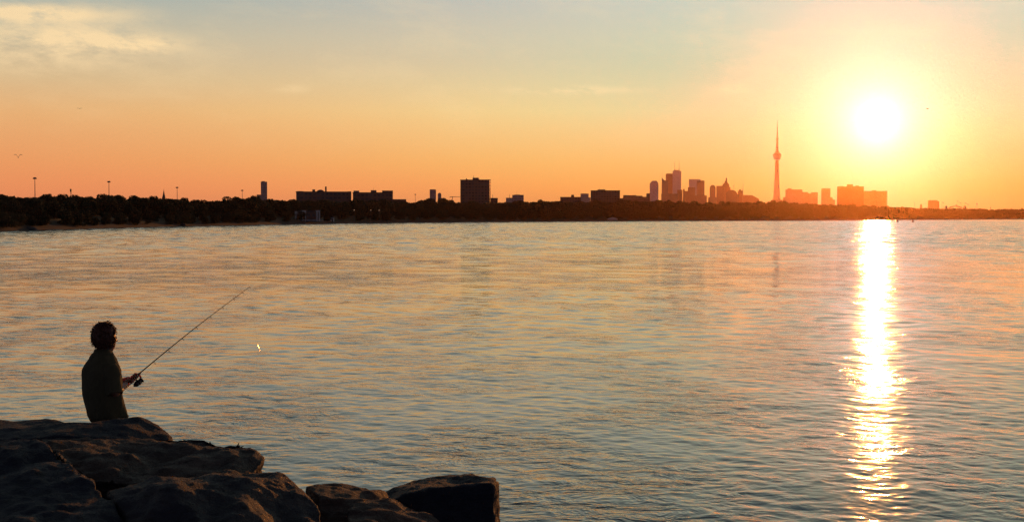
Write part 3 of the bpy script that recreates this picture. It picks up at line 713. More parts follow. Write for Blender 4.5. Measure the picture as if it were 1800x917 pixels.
# boulder and groyne at the near-left beach
def hull_rock(name, label, pts, mat, cat='rock', sub=.06, amp=.05, freq=1.5, dents=(), smooth_it=5, seed=0):
    bm = bmesh.new()
    c = Vector((0, 0, 0))
    P = [Vector(p) for p in pts]
    for p in P: c += p
    c /= len(P); c = Vector((c.x, c.y, min(p.z for p in P)))
    for p in P: bm.verts.new(p - c)
    r = bmesh.ops.convex_hull(bm, input=bm.verts[:])
    junk = [g for g in r['geom_interior'] if isinstance(g, bmesh.types.BMVert)]
    bmesh.ops.delete(bm, geom=junk, context='VERTS')
    bmesh.ops.triangulate(bm, faces=bm.faces[:])
    for it in range(9):
        es = [e for e in bm.edges if e.calc_length() > sub]
        if not es or len(bm.faces) > 90000: break
        bmesh.ops.subdivide_edges(bm, edges=es, cuts=1, use_grid_fill=True)
        bmesh.ops.triangulate(bm, faces=[f for f in bm.faces if len(f.verts) > 3])
    for it in range(smooth_it): bmesh.ops.smooth_vert(bm, verts=bm.verts[:], factor=.5, use_axis_x=True, use_axis_y=True, use_axis_z=True)
    bm.normal_update()
    S = Vector((seed*3.7, seed*1.3, seed*2.1))
    new = []
    for v in bm.verts:
        p = v.co; q = Vector((p.x, p.y, p.z*2.2))*freq + S
        d = noise.fractal(q, .7, 2.1, 8)*amp*.85 - abs(noise.noise(q*1.3+S))**.6*amp*.7
        cell = noise.voronoi(q*.8 + S)[0]; d -= (max(0, .16-(cell[1]-cell[0])))*amp*1.8
        d += (math.floor(noise.noise(q*.5)*6)/6)*amp*.5
        new.append(p + v.normal*d)
    for v, p in zip(bm.verts, new): v.co = p
    bmesh.ops.smooth_vert(bm, verts=bm.verts[:], factor=.35, use_axis_x=True, use_axis_y=True, use_axis_z=True)
    med = sum(e.calc_length() for e in bm.edges)/len(bm.edges)
    for _k in range(4):
        bad = list({v for e in bm.edges if e.calc_length() > med*3.2 for v in e.verts})
        if bad: bmesh.ops.smooth_vert(bm, verts=bad, factor=.6, use_axis_x=True, use_axis_y=True, use_axis_z=True)
    for ctr, rad, push in dents:
        ctr = Vector(ctr) - c; push = Vector(push)
        for v in bm.verts:
            t = (v.co - ctr).length/rad
            if t < 1: v.co += push*(1-t*t)**2
    o = from_bm(name, bm, M[mat], None, True); o.location = c
    tag(o, label, cat)
    return o
Yg = shoreY(55)
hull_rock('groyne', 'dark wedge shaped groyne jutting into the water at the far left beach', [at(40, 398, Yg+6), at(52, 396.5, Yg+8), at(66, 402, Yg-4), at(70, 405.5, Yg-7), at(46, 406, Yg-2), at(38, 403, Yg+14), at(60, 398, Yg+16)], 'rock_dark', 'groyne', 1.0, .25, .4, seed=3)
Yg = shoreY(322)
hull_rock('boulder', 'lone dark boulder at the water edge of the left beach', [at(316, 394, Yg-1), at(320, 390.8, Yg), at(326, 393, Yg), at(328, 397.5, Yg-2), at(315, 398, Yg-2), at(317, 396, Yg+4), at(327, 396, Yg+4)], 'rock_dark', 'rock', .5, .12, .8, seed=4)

# buoys
def buoy(label, px, py):
    Y = H*F/(py-HOR); s = Y/F; root = empty('buoy', ((px-CX)*s, Y, 0)); tag(root, label, 'buoy', 'dark buoys in the sun glint')
    bm = bmesh.new(); add_lathe(bm, [(.9, -.4), (1.25, 0), (1.25, .35), (.9, .5)], 14); from_bm('float', bm, M['sail'], root)
    bm = bmesh.new(); add_lathe(bm, [(.85, .5), (.5, 1.5), (.18, 2.3)], 10); from_bm('tower', bm, M['sail'], root)
    bm = bmesh.new(); add_ball(bm, Vector((0, 0, 2.45)), .25, 1); from_bm('lantern', bm, M['lamp'], root)
buoy('dark conical buoy at the edge of the sun glitter, nearer the sun', 1577.3, 390.2)
buoy('dark conical buoy on the water right of the sun glitter', 1604.3, 390.4)

# gulls
def gull(label, px, py, Y, span, lift, bank, yaw):
    c = at(px, py, Y); root = empty('gull', c, yaw); root.rotation_euler = (bank, 0, yaw); tag(root, label, 'bird')
    bm = bmesh.new()
    add_tube(bm, [(0, -.32, .02), (0, -.2, 0), (0, 0, 0), (0, .18, .02), (0, .30, .05), (0, .37, .04)], [.02, .055, .075, .06, .04, .008], 8)
    add_box(bm, -.06, .06, -.48, -.28, .015, .03)
    body = from_bm('body', bm, M['feather'], root, True)
    for sg in (-1, 1):
        bm = bmesh.new(); h = span/2
        st = [(0.03, .13, -.15, .03), (h*.45, .17, -.12, h*lift*.8), (h*.75, .10, -.13, h*lift*.85), (h, -.10, -.16, h*lift*.7)]
        up = [[bm.verts.new((sg*x, a, z+.03)), bm.verts.new((sg*x, b, z+.015)), bm.verts.new((sg*x, b, z-.015)), bm.verts.new((sg*x, a, z-.03))] for x, a, b, z in st]
        for A, B in zip(up, up[1:]):
            for i in range(4): bm.faces.new((A[i], A[(i+1) % 4], B[(i+1) % 4], B[i]))
        bm.faces.new(up[0]); bm.faces.new(up[-1]); bmesh.ops.recalc_face_normals(bm, faces=bm.faces[:])
        from_bm('wing', bm, M['feather'], root)
gull('gull with raised wings low in the sky at the far left', 32, 277, 260, 1.45, .9, R(10), R(20))
gull('tiny gull high above the left light masts', 140, 191.5, 400, 1.4, .35, R(0), R(15))
gull('gull gliding in the sky right of the sun', 1631, 191.5, 290, 1.1, .22, R(-6), R(25))
gull('tiny speck of a gull above left of the needle tower', 1313, 235, 900, 1.1, .3, R(0), R(40))

# ------------------------------------------------------------------ near bank under the rocks
def near_ground():
    bm = bmesh.new(); rows = []
    for iy in range(-30, 47):
        y = iy*.5; row = []
        for ix in range(-50, 13):
            x = ix*.5; z = 2.75 - .21*max(0, y) - .10*max(0, x) + noise.noise((x*.7, y*.7, 0))*.18
            row.append(bm.verts.new((x, y, max(z, -1.6))))
        rows.append(row)
    for a, b in zip(rows, rows[1:]):
        for k in range(len(a)-1): bm.faces.new((a[k], a[k+1], b[k+1], b[k]))
    o = from_bm('ground', bm, M['rock_dark'], smooth=True); tag(o, kind='structure')
near_ground()
LOW = .3
def low(px, Y, z=LOW):
    return Vector(((px-CX)/F*Y, Y, z))
# big boulder the person sits on
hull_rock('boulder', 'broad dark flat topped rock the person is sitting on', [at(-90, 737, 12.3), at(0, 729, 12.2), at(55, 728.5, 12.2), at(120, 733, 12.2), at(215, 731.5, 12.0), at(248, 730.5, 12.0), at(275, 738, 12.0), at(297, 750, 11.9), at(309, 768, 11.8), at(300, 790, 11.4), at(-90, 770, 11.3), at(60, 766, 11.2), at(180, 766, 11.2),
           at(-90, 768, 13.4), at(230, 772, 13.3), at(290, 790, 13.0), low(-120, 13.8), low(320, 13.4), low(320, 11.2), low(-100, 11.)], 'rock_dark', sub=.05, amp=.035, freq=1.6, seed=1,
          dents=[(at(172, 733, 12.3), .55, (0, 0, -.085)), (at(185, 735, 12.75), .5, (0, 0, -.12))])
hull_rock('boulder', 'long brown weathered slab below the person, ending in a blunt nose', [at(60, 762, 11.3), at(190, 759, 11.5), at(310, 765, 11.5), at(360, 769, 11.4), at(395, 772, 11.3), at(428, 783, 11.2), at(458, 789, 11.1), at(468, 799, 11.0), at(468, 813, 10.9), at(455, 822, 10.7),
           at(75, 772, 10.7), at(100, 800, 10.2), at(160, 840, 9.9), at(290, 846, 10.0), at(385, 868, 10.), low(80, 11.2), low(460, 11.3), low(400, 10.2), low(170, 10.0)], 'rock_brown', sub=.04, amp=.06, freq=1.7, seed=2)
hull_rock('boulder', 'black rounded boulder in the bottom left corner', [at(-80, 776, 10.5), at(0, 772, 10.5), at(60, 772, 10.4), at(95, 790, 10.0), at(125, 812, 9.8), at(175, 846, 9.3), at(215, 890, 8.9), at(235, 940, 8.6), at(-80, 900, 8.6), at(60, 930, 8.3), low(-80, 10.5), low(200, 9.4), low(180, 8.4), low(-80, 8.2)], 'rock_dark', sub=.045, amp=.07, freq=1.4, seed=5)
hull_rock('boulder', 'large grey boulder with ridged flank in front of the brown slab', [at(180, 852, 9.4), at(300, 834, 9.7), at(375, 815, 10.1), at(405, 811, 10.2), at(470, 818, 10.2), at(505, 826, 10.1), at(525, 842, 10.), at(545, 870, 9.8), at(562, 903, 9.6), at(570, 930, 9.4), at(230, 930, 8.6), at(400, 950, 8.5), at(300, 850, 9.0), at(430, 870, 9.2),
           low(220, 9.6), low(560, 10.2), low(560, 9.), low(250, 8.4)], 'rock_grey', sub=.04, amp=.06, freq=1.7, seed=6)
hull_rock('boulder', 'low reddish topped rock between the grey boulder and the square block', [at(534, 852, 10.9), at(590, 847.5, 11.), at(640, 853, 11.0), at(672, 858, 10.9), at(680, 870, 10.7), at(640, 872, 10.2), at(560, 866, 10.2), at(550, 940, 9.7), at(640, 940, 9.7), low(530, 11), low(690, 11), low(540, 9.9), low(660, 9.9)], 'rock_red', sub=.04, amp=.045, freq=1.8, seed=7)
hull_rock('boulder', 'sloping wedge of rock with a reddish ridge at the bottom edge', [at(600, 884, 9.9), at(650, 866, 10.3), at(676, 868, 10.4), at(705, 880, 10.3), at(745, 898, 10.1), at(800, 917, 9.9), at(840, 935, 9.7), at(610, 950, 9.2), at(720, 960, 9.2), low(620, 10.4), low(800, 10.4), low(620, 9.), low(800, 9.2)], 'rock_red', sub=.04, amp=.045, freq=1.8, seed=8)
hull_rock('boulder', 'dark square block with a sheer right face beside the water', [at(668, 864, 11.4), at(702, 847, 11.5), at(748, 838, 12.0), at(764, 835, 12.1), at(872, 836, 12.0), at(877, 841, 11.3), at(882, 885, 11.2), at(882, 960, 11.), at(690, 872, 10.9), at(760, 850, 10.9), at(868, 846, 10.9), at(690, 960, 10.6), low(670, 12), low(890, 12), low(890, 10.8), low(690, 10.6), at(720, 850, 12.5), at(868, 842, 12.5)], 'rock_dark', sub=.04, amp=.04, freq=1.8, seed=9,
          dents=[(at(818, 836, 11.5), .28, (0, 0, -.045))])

# ------------------------------------------------------------------ the person
def skin_mesh(verts, edges, radii, root=0, sub=2):
    me = bpy.data.meshes.new('tmp'); me.from_pydata([tuple(v) for v in verts], edges, [])
    o = bpy.data.objects.new('tmp', me); COL.objects.link(o)
    md = o.modifiers.new('s', 'SKIN'); md.use_smooth_shade = True
    for i, r in enumerate(radii):
        sv = me.skin_vertices[0].data[i]; sv.radius = r if isinstance(r, tuple) else (r, r); sv.use_root = (i == root)
    sb = o.modifiers.new('d', 'SUBSURF'); sb.levels = sub; sb.render_levels = sub
    dg = bpy.context.evaluated_depsgraph_get(); dg.update()
    res = bpy.data.meshes.new_from_object(o.evaluated_get(dg))
    bpy.data.objects.remove(o); bpy.data.meshes.remove(me)
    return res
PO = at(184, 764, 12.5); HEAD = R(47)       # seat point, heading from +X towards +Y
# local frame: x right, y forward, z up
ROT = Matrix(((math.sin(HEAD), math.cos(HEAD), 0), (-math.cos(HEAD), math.sin(HEAD), 0), (0, 0, 1)))
PW = Matrix.Translation(PO) @ ROT.to_4x4()
PWI = PW.inverted()
def person():
    root = empty('person'); root.matrix_world = PW
    tag(root, 'person with curly hair in a loose shirt, fishing from the rocks', 'person')
    grip = PWI @ at(236, 663.5, 12.78); grip2 = PWI @ at(224, 673.5, 12.70)
    V = []; E = []; Rr = []
    def v(p, r, par=None):
        V.append(Vector(p)); Rr.append(r)
        if par is not None: E.append((par, len(V)-1))
        return len(V)-1
    pel = v((0, -.01, .10), (.15, .12)); wa = v((0, -.03, .30), (.13, .105), pel); ch = v((0, -.035, .48), (.15, .115), wa); uc = v((0, -.025, .605), (.10, .075), ch)
    nb = v((0, -.01, .70), .066, uc); nk = v((0, .015, .745), .062, nb)
    h1 = v((0, .035, .780), (.062, .072), nk); h2 = v((0, .035, .850), (.074, .092), h1); h3 = v((0, .028, .920), (.066, .08), h2)
    for sg, hand in ((1, grip2), (-1, grip)):
        sh = v((sg*.155, -.03, .605), .045, uc); el = (Vector((.215, -.03, .385)) if sg > 0 else Vector((-.20, .06, .39)))
        mu = v(Vector((sg*.165, -.03, .625)).lerp(el, .5)+Vector((sg*.01, 0, 0)), .046, sh); e = v(el, .040, mu)
        wr = Vector(hand) - (Vector(hand)-el).normalized()*.075
        mf = v(el.lerp(wr, .4), .040, e); w = v(wr, .027, mf); pm = v(Vector(hand)-(Vector(hand)-el).normalized()*.03, (.036, .022), w)
        # fingers close round the grip
        rod = (PWI.to_3x3() @ (at(440, 503, 13.6)-at(236, 663.5, 12.78))).normalized()
        side = (Vector(hand)-el).normalized(); dn = rod.cross(side).normalized()
    for sg in (-1, 1):
        hp = v((sg*.09, .05, .075), .088, pel); kn = v((sg*.13, .40, -.13), .062, hp); sh_ = v((sg*.13, .44, -.30), .055, kn); an = v((sg*.13, .44, -.50), .042, sh_); v((sg*.14, .58, -.56), (.045, .03), an)
    me = skin_mesh(V, E, Rr, 0, 2)
    bm = bmesh.new(); bm.from_mesh(me)
    # face: nose, brow, chin, ears
    for vv in bm.verts:
        p = vv.co
        if p.z > .745 and p.y > .03:
            f = max(0, (p.y-.03)/.09)
            n = math.exp(-((p.x)/.016)**2-((p.z-.835)/.022)**2); vv.co.y += .026*n*f
            vv.co.y += .010*f*math.exp(-(p.x/.035)**2-((p.z-.777)/.016)**2)
            vv.co.y += .006*f*math.exp(-(p.x/.03)**2-((p.z-.803)/.008)**2)
            for sx in (-1, 1): vv.co.y -= .010*f*math.exp(-((p.x-sx*.032)/.016)**2-((p.z-.863)/.012)**2)
    # hands: palm with four curled fingers and a thumb on each
    rod = (PWI.to_3x3() @ (at(440, 503, 13.6)-at(236, 663.5, 12.78))).normalized()
    for hand, el, sg in ((grip2, Vector((.215, -.03, .385)), 1), (grip, Vector((-.20, .06, .39)), -1)):
        hand = Vector(hand); fo = (hand-el).normalized(); fo = (fo - rod*fo.dot(rod)).normalized(); up = rod.cross(fo).normalized()*sg
        for k in range(4):
            b = hand + rod*((k-1.5)*.020) - fo*.022 + up*.012; L = (.9, 1.0, .95, .8)[k]
            pts = [b, b+fo*.030*L+up*.014, b+fo*.046*L-up*.010, b+fo*.034*L-up*.030, b+fo*.012*L-up*.034]
            add_tube(bm, pts, [.010, .0098, .009, .0085, .007], 8)
        t0 = hand + rod*.034 - fo*.024 - up*.004
        add_tube(bm, [t0, t0+rod*.018+fo*.012-up*.010, t0+rod*.020+fo*.036-up*.014, t0+rod*.016+fo*.052-up*.012], [.013, .012, .0105, .008], 8)
    bm.normal_update(); body = from_bm('body', bm, M['skin'], root, True)
    # ears
    for sg in (-1, 1):
        bm = bmesh.new(); add_ball(bm, Vector((sg*.080, .02, .835)), .03, 2, (.35, .7, 1)); from_bm('ear', bm, M['skin'], root, True)
        bm = bmesh.new(); add_ball(bm, Vector((sg*.032, .096, .863)), .011, 2); from_bm('eye', bm, M['white_paint'], root, True)
    # hair: a mop of curls
    bm = bmesh.new(); r = random.Random(5)
    add_ball(bm, Vector((0, .006, .872)), .106, 4, (.94, 1.04, 1.14))
    for vv in bm.verts:
        p = vv.co
        if p.y > .075 and p.z < .905: vv.co = p.lerp(Vector((p.x*.8, .05, p.z)), .8)
        vv.co += (p-Vector((0, .01, .865)))*.16*noise.noise(p*28)
        if p.z < .80 and p.y > .0: vv.co = vv.co.lerp(Vector((0, .0, .83)), .3)
    for i in range(900):
        a = r.uniform(0, 6.283); z = r.uniform(-.95, 1); q = math.sqrt(max(0, 1-z*z)); d = Vector((math.cos(a)*q, math.sin(a)*q, z))
        if d.y > .55 and d.z < .35: continue
        c = Vector((0, .006, .870)) + Vector((d.x*.100, d.y*.108, d.z*.122))*r.uniform(.93, 1.05)
        ax = Vector((r.gauss(0, 1), r.gauss(0, 1), r.gauss(0, 1))).normalized(); b1 = ax.orthogonal().normalized(); b2 = ax.cross(b1); rr = r.uniform(.006, .012)
        add_tube(bm, [c + b1*rr*math.cos(t*1.15) + b2*rr*math.sin(t*1.15) + ax*.004*t for t in range(6)], [.0025, .0034, .0036, .0034, .0028, .0015], 5)
    for i in range(160):
        a = r.uniform(0, 6.283); z = r.uniform(-.9, 1); q = math.sqrt(max(0, 1-z*z)); d = Vector((math.cos(a)*q, math.sin(a)*q, z))
        if d.y > .5 and d.z < .4: continue
        c = Vector((0, .006, .870)) + Vector((d.x*.100, d.y*.106, d.z*.120)); w = Vector((r.gauss(0, 1), r.gauss(0, 1), r.gauss(0, 1)))*.012
        add_tube(bm, [c, c + d*.006 + w*.6, c + d*.009 + w*1.3, c + d*r.uniform(.006, .016) + w*2.0], [.0010, .0009, .0008, .0005], 4)
    from_bm('hair', bm, M['hair'], root, True)
    # shirt: lofted loose body with hem, then sleeves and collar
    bm = bmesh.new(); rings = []; n = 48
    prof = [(.110, .128, .110, .034), (.125, .146, .128, .030), (.17, .164, .144, .016), (.25, .178, .148, .002), (.36, .190, .146, -.014), (.48, .200, .144, -.022), (.58, .206, .138, -.026), (.64, .196, .120, -.026), (.685, .164, .100, -.020), (.72, .112, .084, -.012), (.745, .080, .076, -.004)]
    for z, rx, ry, cy in prof:
        ring = []
        for k in range(n):
            a = 2*math.pi*k/n; c_, s_ = math.cos(a), math.sin(a)
            e = .82; x = math.copysign(abs(c_)**e, c_)*rx; y = math.copysign(abs(s_)**e, s_)*ry + cy
            zz = z
            if z < .3:
                fold = .010*math.sin(a*7+z*20)*(.3-z)/.2; x += c_*fold; y += s_*fold
                if s_ > 0: y += .05*s_*max(0, (.30-z))/.18; zz += .045*s_*max(0, (.2-z))/.08     # front hangs looser, hem a little higher
            if z > .60: zz -= .055*(abs(c_)**2)*(1 if z < .70 else .3)
            w = noise.noise((x*9, y*9, zz*7))*.010; x += c_*w; y += s_*w
            ring.append(bm.verts.new((x, y, zz)))
        rings.append(ring)
    for A, B in zip(rings, rings[1:]):
        for k in range(n): bm.faces.new((A[k], A[(k+1) % n], B[(k+1) % n], B[k]))
    bmesh.ops.subdivide_edges(bm, edges=bm.edges[:], cuts=1, use_grid_fill=True, smooth=.6)
    bm.normal_update()
    for vv in bm.verts: vv.co += vv.normal*.006*noise.noise(vv.co*22)
    shirt = from_bm('shirt', bm, M['shirt'], root, True)
    md = shirt.modifiers.new('thick', 'SOLIDIFY'); md.thickness = .004
    for sg, el in ((1, Vector((.215, -.03, .385))), (-1, Vector((-.20, .06, .39)))):
        bm = bmesh.new(); s0 = Vector((sg*.135, -.03, .615)); dirn = (el-s0)
        pts = [s0+dirn*t for t in (-.05, .12, .3, .5, .7, .9, 1.02)]
        add_tube(bm, pts, [.060, .082, .082, .077, .074, .073, .074], 24, cap=False)
        bmesh.ops.subdivide_edges(bm, edges=bm.edges[:], cuts=1, use_grid_fill=True, smooth=.5)
        for vv in bm.verts: vv.co += Vector((noise.noise(vv.co*14), noise.noise(vv.co*14+Vector((5, 0, 0))), noise.noise(vv.co*14+Vector((0, 7, 0)))))*.009
        o = from_bm('sleeve', bm, M['shirt'], shirt, True); md = o.modifiers.new('thick', 'SOLIDIFY'); md.thickness = .004
    bm = bmesh.new(); A = []
    for i, (z, q) in enumerate(((.73, 1.0), (.755, .92), (.761, .98), (.725, 1.18))):
        A.append([bm.verts.new((math.cos(2*math.pi*k/28)*.078*q, math.sin(2*math.pi*k/28)*.074*q-.006, z-.02*max(0, math.sin(2*math.pi*k/28)))) for k in range(28)])
    for a, b in zip(A, A[1:]):
        for k in range(28): bm.faces.new((a[k], a[(k+1) % 28], b[(k+1) % 28], b[k]))
    from_bm('collar', bm, M['shirt'], shirt, True)
    # trousers
    V2 = [(0, .05, .085)]; E2 = []; R2 = [(.115, .10)]
    for sg in (-1, 1):
        i = len(V2); V2 += [(sg*.09, .05, .075), (sg*.13, .40, -.13), (sg*.13, .44, -.30), (sg*.13, .44, -.48)]; R2 += [.098, .080, .074, .066]; E2 += [(0, i), (i, i+1), (i+1, i+2), (i+2, i+3)]
    link('trousers', skin_mesh(V2, E2, R2, 0, 2), M['trousers'], root, True)
    for sg in (-1, 1):
        bm = bmesh.new(); add_ball(bm, Vector((sg*.14, .54, -.56)), .06, 3, (.85, 2.2, .8)); from_bm('shoe', bm, M['trousers'], root, True)
person()

# ------------------------------------------------------------------ rod, reel, line, lure
def fishing_rod():
    g = at(236, 663.5, 12.78); tip = at(440, 503, 13.6); ax = (tip-g).normalized()
    root = empty('fishing_rod', g); tag(root, 'long thin fishing rod with a spinning reel held out over the water', 'fishing rod')
    L = (tip-g).length
    sag = lambda t: Vector((0, 0, 1))*(-.035*math.sin(math.pi*min(1, max(0, t)))*-1)
    P = lambda t: ax*L*t + sag(t)*.5
    bm = bmesh.new(); ts = [-.02+1.02*i/24 for i in range(25)]
    add_tube(bm, [P(t) for t in ts], [.0062-.0048*max(0, t) for t in ts], 8); from_bm('blank', bm, M['rod'], root, True)
    bm = bmesh.new(); add_tube(bm, [ax*-.15, ax*-.145, ax*-.05, ax*.02, ax*.06, ax*.075], [.011, .014, .0125, .0125, .011, .007], 12); from_bm('grip', bm, M['cork'], root, True)
    dn = Vector((0, 0, -1)); dn = (dn-ax*dn.dot(ax)).normalized(); sd = ax.cross(dn)
    for t in (.16, .28, .40, .52, .64, .75, .85, .93, .995):
        rr = .012*(1-t)+.0035; bm = bmesh.new(); c = P(t)+dn*(rr+.006); n = 12
        add_tube(bm, [c + dn*rr*math.cos(2*math.pi*k/n) + sd*rr*math.sin(2*math.pi*k/n) for k in range(n+1)], .0014, 5)
        add_tube(bm, [P(t-.008), c-dn*rr], .0012, 5); from_bm('line_guide', bm, M['guide'], root)
    # reel
    rl = from_bm('reel', (lambda b: (add_tube(b, [ax*.005, dn*.035+ax*.005, dn*.052], [.006, .006, .008], 8), add_tube(b, [dn*.060-ax*.035, dn*.060-ax*.02, dn*.060+ax*.005], [.016, .024, .026], 14), b)[-1])(bmesh.new()), M['reel'], root, True)
    bm = bmesh.new(); add_tube(bm, [dn*.060+ax*.005, dn*.060+ax*.012, dn*.060+ax*.018, dn*.060+ax*.044, dn*.060+ax*.050], [.027, .030, .022, .022, .028], 16); from_bm('spool', bm, M['reel'], rl, True)
    bm = bmesh.new(); add_tube(bm, [dn*.060-ax*.01, dn*.060-ax*.01+sd*.05, dn*.085-ax*.012+sd*.062], [.005, .004, .004], 6); add_ball(bm, dn*.088-ax*.012+sd*.07, .011, 2); from_bm('crank', bm, M['reel'], rl, True)
    bm = bmesh.new(); n = 10
    add_tube(bm, [dn*.060+ax*(.03+.018*math.sin(math.pi*k/n))+ (dn*math.cos(math.pi*k/n)+sd*math.sin(math.pi*k/n))*.032 for k in range(n+1)], .002, 5); from_bm('bail', bm, M['guide'], rl)
    lure = at(454, 609, 13.75)
    bm = bmesh.new(); pts = [dn*.06+ax*.03] + [P(t)+dn*.02*(1.1-t) for t in (.16, .4, .64, .85, .995)]
    top = P(.998); end = lure - g + Vector((-.004, 0, .012)); pts += [top.lerp(end, q) + Vector((0, 0, -.02*math.sin(math.pi*q))) for q in (0.02, .3, .6, 1)]
    add_tube(bm, pts, .0004, 4); from_bm('fishing_line', bm, M['line'], root)
    lr = empty('fishing_lure', lure); tag(lr, 'small pale lure dangling below the fishing rod tip', 'fishing lure')
    nv = Vector((.94, -.07, .34)).normalized(); q = Vector((.34, 0, -.94)); q = (q - nv*q.dot(nv)).normalized(); bv = nv.cross(q); q = q*.034
    bm = bmesh.new(); rg = []
    for side in (1, -1):
        top_ = bm.verts.new(nv*.0022*side); rr = []
        for f in (.5, 1.0):
            rr.append([bm.verts.new(q*f*math.cos(k*math.pi/10) + bv*(.019*f*math.sin(k*math.pi/10)) + nv*(.0022*(1-f*f)*side)) for k in range(20)])
        for k in range(20):
            bm.faces.new((top_, rr[0][k], rr[0][(k+1) % 20])); bm.faces.new((rr[0][k], rr[1][k], rr[1][(k+1) % 20], rr[0][(k+1) % 20]))
    bmesh.ops.remove_doubles(bm, verts=bm.verts[:], dist=.0002); bmesh.ops.recalc_face_normals(bm, faces=bm.faces[:])
    from_bm('lure_blade', bm, M['lure'], lr, True)
    bm = bmesh.new(); add_tube(bm, [q, q*1.25, q*1.5+Vector((.006, 0, 0)), q*1.4+Vector((.013, 0, .004))], .0012, 5); from_bm('hook', bm, M['lure'], lr)
fishing_rod()

# ------------------------------------------------------------------ air
def haze():
    bm = bmesh.new(); add_box(bm, -4300, 4300, -4300, 6600, -3.5, 420)
    m = bpy.data.materials.new('haze_air'); m.use_nodes = True; t = NT(m.node_tree); m.node_tree.nodes.clear()
    pv = t.node('ShaderNodeVolumePrincipled'); pv.inputs['Color'].default_value = (1.0, .56, .34, 1)
    pv.inputs['Density'].default_value = 1.5e-5; pv.inputs['Anisotropy'].default_value = .93
    o = t.node('ShaderNodeOutputMaterial'); t.l.new(pv.outputs[0], o.inputs['Volume'])
    ob = from_bm('haze', bm, m); tag(ob, kind='stuff')
haze()

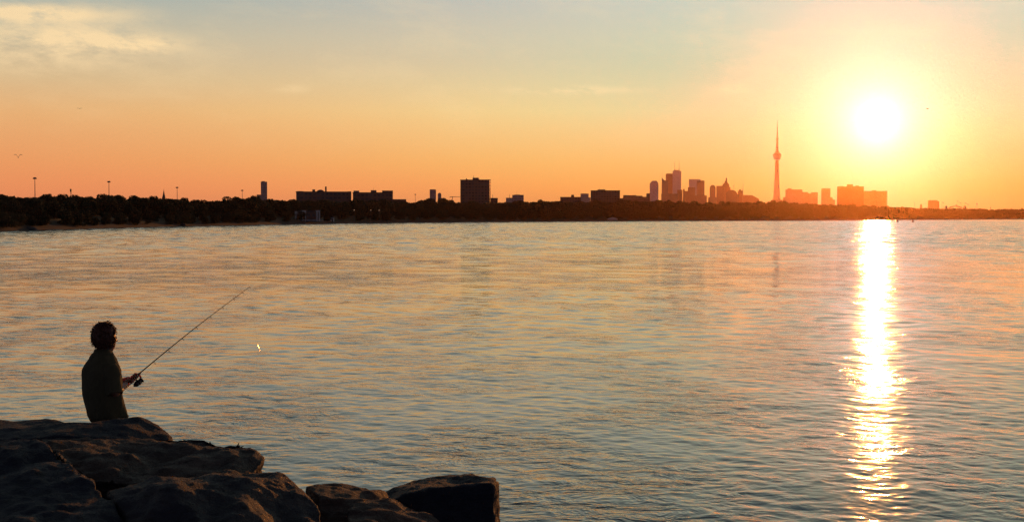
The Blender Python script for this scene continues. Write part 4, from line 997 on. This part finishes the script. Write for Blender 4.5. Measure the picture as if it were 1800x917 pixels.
# ------------------------------------------------------------------ sky and sun
def world():
    w = bpy.data.worlds.new('World'); sc.world = w; w.use_nodes = True
    t = NT(w.node_tree); w.node_tree.nodes.clear()
    D = t.vm('NORMALIZE', t.node('ShaderNodeTexCoord').outputs['Generated'])
    x, y, z = t.sep(D)
    el = t.m('MULTIPLY', t.m('ARCSINE', z), 180/math.pi)               # degrees
    az = t.m('MULTIPLY', t.m('ARCTAN2', x, y), 180/math.pi)
    th = t.m('MULTIPLY', t.m('ARCCOSINE', t.m('MINIMUM', t.vm('DOT_PRODUCT', D, tuple(SUN)), 1.0)), 180/math.pi)
    e01 = t.m('DIVIDE', el, 90.0)
    k = lambda d: d/90
    far_ = t.ramp(e01, [(0, lin(208, 122, 88)), (k(1.2), lin(226, 138, 92)), (k(2.2), lin(226, 148, 97)), (k(4.0), lin(222, 166, 112)), (k(5.4), lin(206, 178, 136)), (k(7), lin(185, 178, 152)), (k(8.7), lin(150, 168, 163)),
                        (k(12), lin(148, 164, 160)), (k(18), lin(118, 138, 142)), (k(30), lin(62, 80, 96)), (k(50), lin(16, 22, 34)), (1, lin(9, 12, 20))])
    near_ = t.ramp(e01, [(0, lin(226, 138, 80)), (k(1.2), lin(255, 176, 86)), (k(2.2), lin(255, 204, 104)), (k(4.2), lin(254, 236, 160)), (k(6.2), lin(226, 211, 178)), (k(8.7), lin(216, 202, 194)),
                         (k(12), lin(186, 190, 176)), (k(18), lin(142, 156, 154)), (k(30), lin(72, 92, 106)), (k(50), lin(20, 27, 40)), (1, lin(9, 12, 20))])
    f = t.m('POWER', 2.718, t.m('MULTIPLY', t.m('POWER', t.m('DIVIDE', th, 19.0), 1.6), -1.0))
    close_ = t.ramp(e01, [(0, lin(190, 120, 55)), (k(1.2), lin(190, 140, 70)), (k(2.2), lin(175, 150, 105)), (k(4.2), lin(112, 170, 146)), (k(6.2), lin(92, 184, 162)), (k(8.7), lin(140, 196, 182)),
                         (k(12), lin(134, 178, 152)), (k(18), lin(128, 150, 142)), (k(30), lin(64, 82, 98)), (k(50), lin(20, 27, 40)), (1, lin(9, 12, 20))])
    fc = t.m('POWER', 2.718, t.m('MULTIPLY', t.m('POWER', t.m('DIVIDE', th, 10.5), 2.0), -1.0))
    col = t.mix(fc, t.mix(f, far_, near_), close_)
    # away from the sun the sky is much dimmer
    back = t.smooth(th, 40.0, 95.0)
    col = t.mix(back, col, t.ramp(e01, [(0, lin(96, 96, 116)), (k(8), lin(90, 102, 130)), (k(20), lin(40, 50, 74)), (k(45), lin(14, 18, 30)), (1, lin(9, 12, 20))]))
    # high thin cloud
    v = t.comb(t.m('ADD', t.m('MULTIPLY', az, .22), t.m('MULTIPLY', el, .06)), t.m('ADD', t.m('MULTIPLY', el, .62), t.m('MULTIPLY', az, .02)), 0.0)
    n1 = t.noise(v, 1.0, 7, .62, '2D', .15); n2 = t.noise(v, 2.6, 6, .65, '2D', .12)
    def blob(a0, e0, ra, re):
        q = t.m('ADD', t.m('POWER', t.m('DIVIDE', t.m('SUBTRACT', az, a0), ra), 2.0), t.m('POWER', t.m('DIVIDE', t.m('SUBTRACT', el, e0), re), 2.0))
        return t.m('POWER', 2.718, t.m('MULTIPLY', q, -1.0))
    def A_(px): return math.degrees(math.atan((px-CX)/F))
    def E_(py): return math.degrees(math.atan((HOR-py)/F))
    cl = t.m('MULTIPLY', t.m('ADD', t.m('ADD', blob(A_(95), E_(92), 3.2, .95), t.m('MULTIPLY', blob(A_(245), E_(90), 1.7, .32), .9)), t.m('MULTIPLY', blob(A_(60), E_(42), 2.8, .30), .9)), t.smooth(t.m('ADD', t.m('MULTIPLY', n1, .6), t.m('MULTIPLY', n2, .4)), .33, .58))
    cl2 = t.m('ADD', t.m('MULTIPLY', blob(A_(1000), E_(160), 2.2, .16), .55), t.m('ADD', t.m('MULTIPLY', blob(A_(1290), E_(160), .5, .14), .5), t.m('MULTIPLY', blob(A_(515), E_(160), .7, .16), .35)))
    cl2 = t.m('MULTIPLY', cl2, t.smooth(n2, .35, .6))
    veil = t.m('MULTIPLY', t.smooth(n1, .45, .75), t.m('MULTIPLY', t.smooth(el, 1.5, 6.0), .16))
    cm = t.m('ADD', t.m('ADD', t.m('MULTIPLY', cl, 1.15), cl2), veil, clamp=True)
    ccol = t.mix(f, (*lin(248, 216, 166), 1), (*lin(253, 232, 178), 1))
    vis = t.smooth(th, 80.0, 40.0)
    col = t.mix(t.m('MULTIPLY', cm, .85), col, ccol)
    # aureole round the sun
    g1 = t.m('POWER', 2.718, t.m('MULTIPLY', t.m('POWER', t.m('DIVIDE', th, .85), 2.0), -1.0))
    g2 = t.m('POWER', 2.718, t.m('MULTIPLY', t.m('DIVIDE', th, 1.5), -1.0))
    g3 = t.m('POWER', 2.718, t.m('MULTIPLY', t.m('DIVIDE', th, 7.0), -1.0))
    add = lambda c, g, k_: t.vm('ADD', c, t.vm('SCALE', k_, None, g))
    col = add(col, g1, (.2, .35, .3)); col = add(col, g2, (.12, .55, .95)); col = add(col, g3, (.0, .03, .02))
    sky = t.node('ShaderNodeTexSky', sky_type='NISHITA'); sky.sun_disc = False; sky.sun_elevation = SUN_EL; sky.sun_rotation = SUN_AZ
    sky.dust_density = 3.0; sky.air_density = 1.0; sky.ozone_density = 1.5
    b1 = t.node('ShaderNodeBackground'); t.put(b1.inputs[0], col); b1.inputs[1].default_value = 1.0
    b2 = t.node('ShaderNodeBackground'); t.put(b2.inputs[0], sky.outputs[0]); b2.inputs[1].default_value = .002
    ad = t.node('ShaderNodeAddShader'); t.l.new(b1.outputs[0], ad.inputs[0]); t.l.new(b2.outputs[0], ad.inputs[1])
    o = t.node('ShaderNodeOutputWorld'); t.l.new(ad.outputs[0], o.inputs[0])
    w.cycles.sampling_method = 'MANUAL'; w.cycles.sample_map_resolution = 2048
world()
sl = bpy.data.lights.new('sun', 'SUN'); so = bpy.data.objects.new('sun', sl); COL.objects.link(so)
sl.energy = 1.4; sl.angle = R(.53); sl.color = (1.0, .33, .06)
so.rotation_euler = (-SUN).to_track_quat('-Z', 'Y').to_euler()

cam = bpy.data.cameras.new('camera'); co = bpy.data.objects.new('camera', cam); COL.objects.link(co)
co.location = (0, 0, H); co.rotation_euler = (math.pi/2 - PITCH, 0, 0)
cam.sensor_width = 36; cam.lens = 36*F/1800; cam.clip_start = .1; cam.clip_end = 30000
sc.camera = co
vs = sc.view_settings; vs.view_transform = 'Standard'; vs.look = 'None'; vs.exposure = 0.10; vs.gamma = 1; vs.use_curve_mapping = False
sc.render.engine = 'CYCLES'
cy = sc.cycles; cy.max_bounces = 6; cy.diffuse_bounces = 2; cy.glossy_bounces = 3; cy.transmission_bounces = 4; cy.volume_bounces = 0; cy.transparent_max_bounces = 8
cy.sample_clamp_indirect = 6.0; cy.use_denoising = True; cy.denoising_prefilter = 'NONE'; cy.denoising_input_passes = 'RGB_ALBEDO_NORMAL'
try: cy.denoiser = 'OPENIMAGEDENOISE'
except Exception: pass
print('trees', N_TREE[0])
